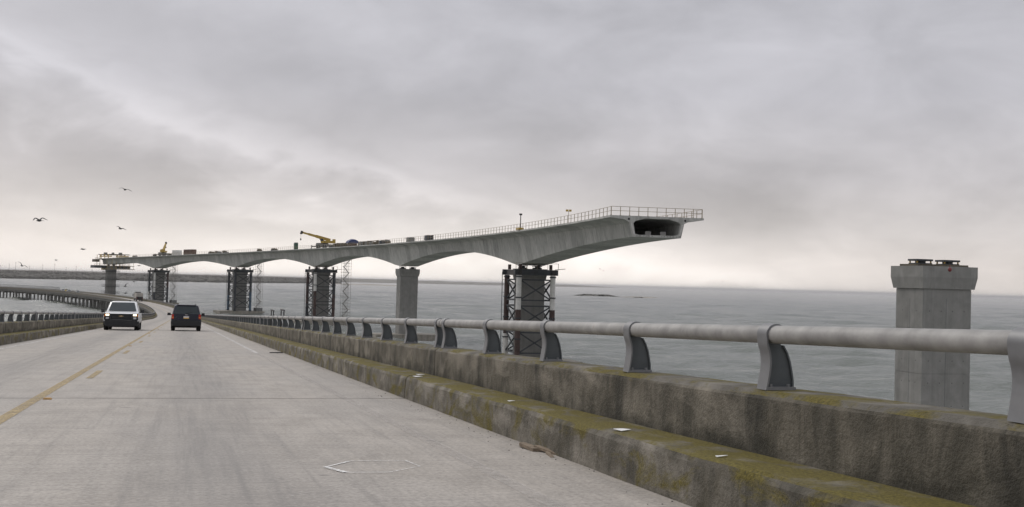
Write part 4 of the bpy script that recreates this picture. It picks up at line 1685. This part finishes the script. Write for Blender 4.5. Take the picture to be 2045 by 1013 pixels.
m.build('cabin', MT['carnavy'], su, smooth=True)
rw = MB()
quad(rw, [(-0.72, -2.145, 1.15), (0.72, -2.145, 1.15), (0.585, -1.945, 1.64), (-0.585, -1.945, 1.64)])
rw.build('rear_window', MT['glass'], su)
wp = MB()
wp.bar((-0.02, -2.155, 1.17), (0.28, -2.125, 1.26), 0.03)
wp.build('rear_wiper', MT['black'], su)
sp_o = MB()
sp_o.box((0, -1.90, 1.70), (1.10, 0.22, 0.035))
sp_o.build('spoiler', MT['carnavy'], su)
for sx in (-1, 1):
    sw = MB()
    quad(sw, [(sx * W * 0.955, -1.6, 1.13), (sx * W * 0.955, 0.95, 1.12), (sx * W * 0.81, 0.30, 1.62), (sx * W * 0.81, -1.5, 1.63)])
    sw.build('side_window', MT['glass'], su)
    tl = MB()
    tl.box((sx * 0.80, -2.125, 1.04), (0.135, 0.13, 0.16))
    tl.build('tail_light', MT['red'], su)
    t2 = MB()
    t2.box((sx * 0.80, -2.135, 0.925), (0.135, 0.12, 0.07))
    t2.build('turn_signal', MT['amber'], su)
    t3 = MB()
    t3.box((sx * 0.80, -2.13, 0.86), (0.135, 0.12, 0.06))
    t3.build('tail_light', MT['red'], su)
    mi = MB()
    mi.box((sx * (W + 0.15), 0.75, 1.13), (0.22, 0.12, 0.17), taper=0.85)
    mi.bar((sx * (W - 0.06), 0.78, 1.08), (sx * (W + 0.08), 0.76, 1.10), 0.05)
    mi.build('mirror', MT['clad'], su)
    rk = MB()
    rk.bar((sx * 0.53, -1.5, 1.775), (sx * 0.53, 0.2, 1.765), 0.04)
    rk.build('roof_rail', MT['clad'], su)
pt = MB()
pt.box((0, -2.18, 0.955), (0.32, 0.03, 0.08))
pl_ = pt.build('licence_plate', MT['plate_w'], su)
pt = MB()
pt.box((0, -2.18, 0.885), (0.32, 0.03, 0.065))
pt.build('plate_band', MT['plate_y'], pl_)
bd_ = MB()
bd_.prism([(-0.09, 1.075), (0.09, 1.075), (0.07, 1.105), (-0.07, 1.105)], -2.20, -2.15)
bd_.build('badge', MT['chrome'], su)
bp = body_loft([(-2.26, [(W * 0.86, 0.40), (W * 0.92, 0.50), (W * 0.92, 0.66), (W * 0.88, 0.74)]), (-1.85, [(W * 0.98, 0.40), (W * 1.015, 0.50), (W * 1.015, 0.66), (W * 0.99, 0.76)])])
bp.build('rear_bumper', MT['clad'], su, smooth=True)
un = MB()
un.box((0, 0, 0.38), (1.35, 3.9, 0.20))
un.build('underbody', MT['black'], su)
for ch in su.children:
    ch.scale.z = 0.97
    ch.location.z = -0.075
add_wheels(su, 0.345, 0.235, (-0.765, 0.765), (1.32, -1.30))


# far traffic
def far_truck():
    e = place_vehicle('box_truck', 474, 0.5, 'grey-tan box truck going away round the far bend', 'truck')
    m = MB()
    m.box((0, -1.0, 2.1), (2.45, 6.0, 2.0))
    m.build('cargo_box', MT['tan'], e)
    m = MB()
    m.box((0, -4.03, 1.25), (2.4, 0.08, 0.9))
    m.build('tailgate', MT['clad'], e)
    m = MB()
    m.prism([(2.1, 0.7), (4.2, 0.7), (4.2, 1.8), (3.7, 2.9), (2.1, 3.1)], -1.15, 1.15, axis='x')
    cab_ = m.build('cab', MT['grey'], e)
    m = MB()
    m.box((0, 1.2, 3.2), (1.9, 2.4, 0.5))
    m.build('roof_fairing', MT['clad'], e)
    m = MB()
    m.box((0, -0.5, 0.8), (2.2, 7.6, 0.5))
    m.build('chassis', MT['black'], e)
    for sx in (-1, 1):
        mi = MB()
        mi.box((sx * 1.45, 3.4, 2.2), (0.3, 0.12, 0.6))
        mi.build('mirror', MT['black'], e)
        k = MB()
        k.box((sx * 0.95, -4.08, 1.2), (0.25, 0.05, 0.15))
        k.build('tail_light', MT['red'], e)
    add_wheels(e, 0.5, 0.3, (-1.0, 1.0), (3.0, -2.2, -3.2))


far_truck()


def far_car(s, t, mt, label, flip=False):
    e = place_vehicle('car', s, t, label, 'car', flip)
    W = 0.88
    m = body_loft([(-2.2, [(W * 0.9, 0.4), (W * 0.95, 0.55), (W * 0.95, 0.8), (W * 0.9, 0.95)]), (-1.9, [(W, 0.35), (W, 0.55), (W, 0.85), (W * 0.95, 1.0)]),
                   (1.2, [(W, 0.35), (W, 0.55), (W, 0.85), (W * 0.95, 0.98)]), (2.2, [(W * 0.9, 0.4), (W * 0.92, 0.5), (W * 0.9, 0.7), (W * 0.8, 0.78)])])
    m.build('body', MT[mt], e, smooth=True)
    m = body_loft([(-1.9, [(W * 0.92, 0.98), (W * 0.9, 1.0), (W * 0.85, 1.02), (W * 0.6, 1.04)]), (-1.2, [(W * 0.92, 0.98), (W * 0.85, 1.2), (W * 0.75, 1.42), (W * 0.6, 1.48)]),
                   (0.1, [(W * 0.92, 0.98), (W * 0.85, 1.2), (W * 0.75, 1.42), (W * 0.6, 1.48)]), (1.1, [(W * 0.92, 0.96), (W * 0.9, 0.98), (W * 0.85, 1.0), (W * 0.6, 1.02)])])
    m.build('glasshouse', MT['glass'], e, smooth=True)
    m = MB()
    m.box((0, -0.55, 1.49), (1.1, 1.4, 0.05))
    m.build('roof', MT[mt], e)
    add_wheels(e, 0.32, 0.22, (-0.76, 0.76), (1.35, -1.35))


far_car(652, 1.2, 'caryellow', 'bright yellow car on the far low stretch of the old bridge')
far_car(640, -3.0, 'clad', 'dark car first to the right of the yellow car', True)
far_car(626, -3.0, 'clad', 'dark car second to the right of the yellow car', True)
far_car(606, -3.0, 'clad', 'dark car third to the right of the yellow car', True)

# ------------------------------------------------------------------ small things on and by the road
for i, (s0_, lab) in enumerate(((45.6, 'left one of two black steel frames standing on the right parapet'), (41.0, 'right one of two black steel frames standing on the right parapet'))):
    e = empty('steel_frame', pp(s0_, KR + 0.50, 0.5), heading(s0_), lab, 'frame')
    for y in (-0.42, 0.42):
        m = MB()
        m.bar((0, y * 1.35, 0), (0, y * 1.35, 0.72), 0.036)
        m.build('upright', MT['black'], e)
    m = MB()
    m.bar((0, -0.72, 0.735), (0, 0.72, 0.735), 0.04)
    m.build('top_bar', MT['black'], e)
    m = MB()
    m.bar((0, -0.42, 0.12), (0.16, -0.42, 0.12), 0.05)
    m.bar((0, 0.42, 0.12), (0.16, 0.42, 0.12), 0.05)
    m.build('clamp', MT['rust'], e)
scr = [(7.72, 2.93, 0.10, 0.09, 'largest white paper scrap on the mossy ledge'), (10.54, 2.92, 0.07, 0.03, 'thin white paper scrap on the ledge between the largest and the pair'),
       (15.0, 2.92, 0.11, 0.09, 'white paper scrap on the ledge, left of a pair'), (15.5, 3.05, 0.10, 0.07, 'white paper scrap on the ledge, right of a pair'), (6.14, 2.92, 0.09, 0.02, 'narrow white sliver on the ledge nearest the viewer')]
for s, t, a, b, lab in scr:
    m = MB()
    m.add([(-a / 2, -b / 2, 0.004), (a / 2, -b / 2 * 0.8, 0.007), (a / 2 * 0.9, b / 2, 0.005), (-a / 2 * 0.9, b / 2 * 0.9, 0.008), (-a / 2, -b / 2, 0.001), (a / 2, -b / 2 * 0.8, 0.004), (a / 2 * 0.9, b / 2, 0.002), (-a / 2 * 0.9, b / 2 * 0.9, 0.005)],
          [(0, 1, 2, 3), (7, 6, 5, 4), (0, 4, 5, 1), (1, 5, 6, 2), (2, 6, 7, 3), (3, 7, 4, 0)])
    o = m.build('paper_scrap', MT['paper'])
    o.location = pp(s, t, 0.296)
    o.rotation_euler.z = heading(s) + 0.4
    tag(o, lab, 'litter', 'paper scraps on the ledge')
bw = empty('broken_board', pp(9.2, 2.74, 0.003), heading(9.2) + R(3), 'broken piece of brown timber lying in the gutter by the kerb', 'debris')
m = MB()
m.add([(-0.035, -0.10, 0), (0.03, -0.12, 0), (0.028, 0.26, 0), (0.0, 0.32, 0), (-0.035, 0.24, 0), (-0.035, -0.10, 0.026), (0.03, -0.12, 0.03), (0.028, 0.26, 0.024), (0.0, 0.32, 0.02), (-0.035, 0.24, 0.026)],
      [(4, 3, 2, 1, 0), (5, 6, 7, 8, 9), (0, 1, 6, 5), (1, 2, 7, 6), (2, 3, 8, 7), (3, 4, 9, 8), (4, 0, 5, 9)])
m.build('plank', MT['wood'], bw)
m = MB()
m.bar((0.09, -0.40, 0.012), (0.02, -0.02, 0.03), 0.05, 0.02)
m.bar((-0.02, -0.5, 0.01), (0.03, -0.25, 0.016), 0.03, 0.015)
m.build('splinter', MT['wood'], bw)
gr = random.Random(5)
deb = MB()
for i in range(220):
    s = 4 + 45 * gr.random() ** 1.6
    t = KR - abs(gr.gauss(0, 0.14)) - 0.02
    r_ = gr.uniform(0.002, 0.006) * (1.6 if gr.random() < 0.07 else 1)
    c = pp(s, t, 0.0)
    deb.box((c.x, c.y, c.z + r_ * 0.4), (r_ * 2.2, r_ * 1.7, r_ * 0.8), taper=0.6)
tag(deb.build('gutter_grit', pmat('grit', (0.10, 0.093, 0.085), 0.9)), 'dark grit and crumbs scattered along the right gutter', 'grit', kind='stuff')
for s, t, a, b, lab in ((33.9, 2.60, 0.42, 0.25, 'flat dark scrap of rubber lying by the right kerb'),):
    m = MB()
    g = random.Random(int(s))
    n = 9
    top = [(math.cos(2 * math.pi * k / n) * a / 2 * g.uniform(0.6, 1.1), math.sin(2 * math.pi * k / n) * b / 2 * g.uniform(0.6, 1.1)) for k in range(n)]
    m.prism(top, 0.004, 0.022, axis='z')
    o = m.build('rubber_scrap', MT['tyre'])
    o.location = pp(s, t, 0)
    o.rotation_euler.z = heading(s)
    tag(o, lab, 'debris')


# ------------------------------------------------------------------ gulls
def gull(px, py, Y, span, bank, lift, head, label, mt='feather_d'):
    e = empty('gull', at_y(px, py, Y), head, label, 'bird', 'gulls in flight')
    e.rotation_euler = (0, bank, head)
    e.scale = (1.2, 1.2, 1.2) if px < 1000 else (0.6, 0.6, 0.6)
    m = MB()
    rings = []
    for y, r_ in ((-0.26, 0.01), (-0.16, 0.045), (0.0, 0.075), (0.12, 0.065), (0.20, 0.045), (0.26, 0.04), (0.31, 0.012)):
        rings.append([(math.cos(w) * r_, y, math.sin(w) * r_ * 0.85) for w in [2 * math.pi * k / 8 for k in range(8)]])
    m.loft(rings)
    m.add([(-0.08, -0.36, 0), (0.08, -0.36, 0), (0.03, -0.18, 0.02), (-0.03, -0.18, 0.02), (-0.08, -0.36, -0.012), (0.08, -0.36, -0.012), (0.03, -0.18, 0.0), (-0.03, -0.18, 0.0)],
          [(0, 1, 2, 3), (7, 6, 5, 4), (0, 4, 5, 1), (1, 5, 6, 2), (2, 6, 7, 3), (3, 7, 4, 0)])
    m.build('body', MT[mt], e, smooth=True)
    m = MB()
    m.tube((0, 0.30, 0), (0, 0.37, -0.01), 0.014, 6, 0.004)
    m.build('bill', MT['amber'], e)
    h = span / 2
    for sx in (-1, 1):
        m = MB()
        l1, l2 = lift
        rib = []
        for f, z, c0, c1 in ((0.03, 0.03, 0.13, -0.09), (0.25, 0.03 + l1 * 0.6, 0.15, -0.07), (0.48, 0.03 + l1, 0.15, -0.05), (0.75, 0.03 + l1 + l2 * 0.5, 0.07, -0.09), (1.0, 0.03 + l1 + l2, -0.06, -0.10)):
            x = sx * h * f
            rib.append([(x, c0, z), (x, (c0 + c1) / 2, z + 0.018), (x, c1, z), (x, (c0 + c1) / 2, z - 0.004)])
        m.loft(rib)
        m.build('wing', MT[mt], e, smooth=True)
    return e


gull(79, 441, 95, 1.15, R(-4), (0.16, -0.17), R(60), 'gull with arched wings, leftmost of those high above the old bridge')
gull(250, 379, 110, 1.0, R(10), (0.05, -0.10), R(35), 'topmost gull, high above the far end of the new bridge')
gull(241, 457, 120, 0.95, R(16), (0.08, -0.06), R(50), 'gull tilted to the right, below the topmost gull')
gull(166, 498, 150, 0.8, R(3), (0.03, 0.0), R(80), 'small dark gull left of the far deck end')
gull(44, 531, 120, 0.95, R(30), (0.12, -0.05), R(40), 'pale tilted gull low over the far shore at the left', 'feather_g')
gull(112, 520, 260, 0.9, R(5), (0.1, -0.05), R(70), 'tiny gull just above the far shore', 'feather_g')
gull(250, 572, 160, 1.0, R(-25), (0.14, 0.05), R(50), 'dark gull over the water right of the last pier')
gull(251, 586, 180, 0.95, R(-12), (0.10, -0.02), R(50), 'dark gull skimming above the old road near the last pier')
gull(268, 563, 230, 0.95, R(5), (0.06, -0.05), R(60), 'small gull over water between the last pier and the tower')
gull(278, 531, 240, 0.9, R(-5), (0.06, -0.05), R(60), 'tiny gull under the first arch of the far deck')
gull(1198, 537.5, 260, 1.0, R(5), (0.10, -0.04), R(60), 'tiny pale gull under the cantilever, left of its twin', 'feather_g')
gull(1205, 541, 300, 0.8, R(5), (0.10, -0.04), R(60), 'tiny pale gull under the cantilever, right of its twin', 'feather_g')
gull(1443, 562, 320, 0.9, R(5), (0.10, -0.04), R(60), 'tiny gull above the sea horizon between tower and lone pier', 'feather_g')
gull(1590, 569, 320, 1.0, R(-8), (0.10, -0.06), R(60), 'tiny gull at the horizon left of the lone pier', 'feather_g')


# ------------------------------------------------------------------ far shore
def hz(x):
    return 594 + 0.0272 * (x - 2045)


def shore(name, near, depth_, hmax, mat, label, cat, seed, res=26.0, rows=14, under=0.25, kind='structure'):
    """near: [(photo column, distance)] of the water's edge; land runs depth_ metres back"""
    g = np.random.default_rng(seed)
    cols_ = []
    for (x0, z0), (x1, z1) in zip(near[:-1], near[1:]):
        n = max(2, int(abs((x1 - x0) / FPX * (z0 + z1) / 2) / res))
        for k in range(n):
            f = k / n
            cols_.append((x0 + (x1 - x0) * f, z0 + (z1 - z0) * f))
    cols_.append(near[-1])
    nC = len(cols_)
    ph = g.uniform(0, 6.28, 12)
    fr = g.uniform(0.002, 0.05, 12)
    m = MB()
    vs = []
    for i, (px, z) in enumerate(cols_):
        X0 = (px - CX) / FPX
        e = min(1.0, i / 6.0, (nC - 1 - i) / 6.0)
        for j in range(rows):
            f = j / (rows - 1)
            Y = z + depth_ * f + (g.uniform(-15, 15) if j else g.uniform(-8, 8))
            X = X0 * Y
            rough = sum(math.sin(X * fr[k] + Y * fr[(k + 3) % 12] + ph[k]) for k in range(12)) / 12
            hgt = (0.6 + min(1, f * 3.0) * hmax * (0.62 + 0.25 * rough + 0.25 * g.random())) * max(e, 0.05) if j else -0.4
            if j == rows - 1:
                hgt *= 0.5
            vs.append((X, Y, hgt))
    fs = []
    for i in range(nC - 1):
        for j in range(rows - 1):
            a = i * rows + j
            fs.append((a, a + rows, a + rows + 1, a + 1))
    m.add(vs, fs)
    o = m.build(name, MT[mat], fix=False)
    tag(o, label, cat, kind=kind)
    return cols_


near_a = [(-420, 1950), (-100, 2060), (0, 2120), (120, 2300), (240, 2500), (355, 2480), (456, 2704), (540, 3050), (618, 3500), (680, 4000)]
shore('far_shore', near_a, 1900, 7.0, 'shore', 'long low dark scrub-covered shore across the water at left', 'shore', 1)
near_b = [(-420, 4400), (200, 4600), (480, 5000), (700, 6200), (860, 7600), (1000, 8800), (1130, 10500), (1230, 13000)]
shore('distant_shore', near_b, 2600, 22.0, 'shore', 'thin distant line of land on the horizon behind the piers', 'shore', 2, 60, 8)
near_c = [(655, 3560), (700, 3450), (760, 3330), (800, 3300), (830, 3280)]
shore('sand_spit', near_c, 420, 2.0, 'sand', 'thin pale sand spit in the water left of the plain pier', 'sand spit', 3, 20, 6)
near_d = [(1146, 1850), (1160, 1815), (1200, 1800), (1240, 1790)]
shore('marsh_islet', near_d, 60, 3.0, 'scrub', 'small dark grassy islet in the sea right of the nearest tower', 'islet', 4, 2.5, 8)
near_e = [(1236, 1790), (1290, 1765), (1336, 1745)]
shore('sand_bar', near_e, 50, 0.9, 'sand', 'low pale sand bar at the right tip of the islet', 'sand bar', 5, 4, 5)
# scrub and low wood on the shore: one mass
sg = np.random.default_rng(9)
m = MB()
for i in range(5200):
    k = sg.integers(0, len(near_a) - 1)
    f = sg.random()
    px = near_a[k][0] + (near_a[k + 1][0] - near_a[k][0]) * f
    z = near_a[k][1] + (near_a[k + 1][1] - near_a[k][1]) * f
    Y = z + 25 + 1750 * sg.random() ** 1.3
    X = (px - CX) / FPX * Y
    w = sg.uniform(4, 13)
    h = sg.uniform(2.0, 5.5) + (4.5 if Y > z + 600 else 0)
    b0 = 2.0 + min(1, (Y - z) / 600) * 3.0
    n = 6
    ring0 = [(X + math.cos(2 * math.pi * q / n) * w * sg.uniform(0.7, 1.1), Y + math.sin(2 * math.pi * q / n) * w, b0 - 2.5) for q in range(n)]
    ring1 = [(X + math.cos(2 * math.pi * q / n) * w * sg.uniform(0.5, 1.0), Y + math.sin(2 * math.pi * q / n) * w * 0.8, b0 + h * sg.uniform(0.4, 0.8)) for q in range(n)]
    ring2 = [(X + math.cos(2 * math.pi * q / n) * w * 0.3, Y + math.sin(2 * math.pi * q / n) * w * 0.3, b0 + h * sg.uniform(0.85, 1.1)) for q in range(n)]
    m.loft([ring0, ring1, ring2])
tag(m.build('shore_scrub', MT['scrub'], fix=False), 'dense dark scrub and low trees covering the far shore', 'scrub', kind='stuff')
pole = MB()
pole.tube((0, 0, 0), (0, 0, 1), 0.5, 6, 0.36)
for i, px in enumerate((0, 18, 31, 59, 85, 109, 132, 152, 184)):
    Y = 3000 + 60 * i
    e = empty('utility_pole', at_y(px, 540, Y) * np.array([1, 1, 0]) + np.array([0, 0, 4]), 0, 'thin utility pole on the far shore, %s from the left edge' % ['first', 'second', 'third', 'fourth', 'fifth', 'sixth', 'seventh', 'eighth', 'ninth'][i], 'utility pole', 'utility poles along the far shore')
    m = MB()
    H = 24 + (i % 3) * 4
    m.tube((0, 0, -4), (0, 0, H), 0.42, 6, 0.28)
    m.build('shaft', MT['clutter'], e)
    m = MB()
    m.bar((-2.6, 0, H - 1.5), (2.6, 0, H - 1.5), 0.35)
    m.build('cross_arm', MT['clutter'], e)

# ------------------------------------------------------------------ sea haze: one closed box of even air round everything
hz_m = bpy.data.materials.new('haze_air')
hz_m.use_nodes = True
t = hz_m.node_tree
t.nodes.remove(t.nodes['Principled BSDF'])
pv = t.nodes.new('ShaderNodeVolumePrincipled')
pv.inputs['Color'].default_value = (0.97, 0.97, 0.98, 1)
pv.inputs['Anisotropy'].default_value = 0.7
pv.inputs['Density'].default_value = 5.0e-5
t.links.new(pv.outputs[0], t.nodes['Material Output'].inputs['Volume'])
m = MB()
m.box((0, 29000, 22.0), (122000, 64000, 48.0))
tag(m.build('haze', hz_m), 'thin pale sea haze over the water', 'haze', kind='stuff')
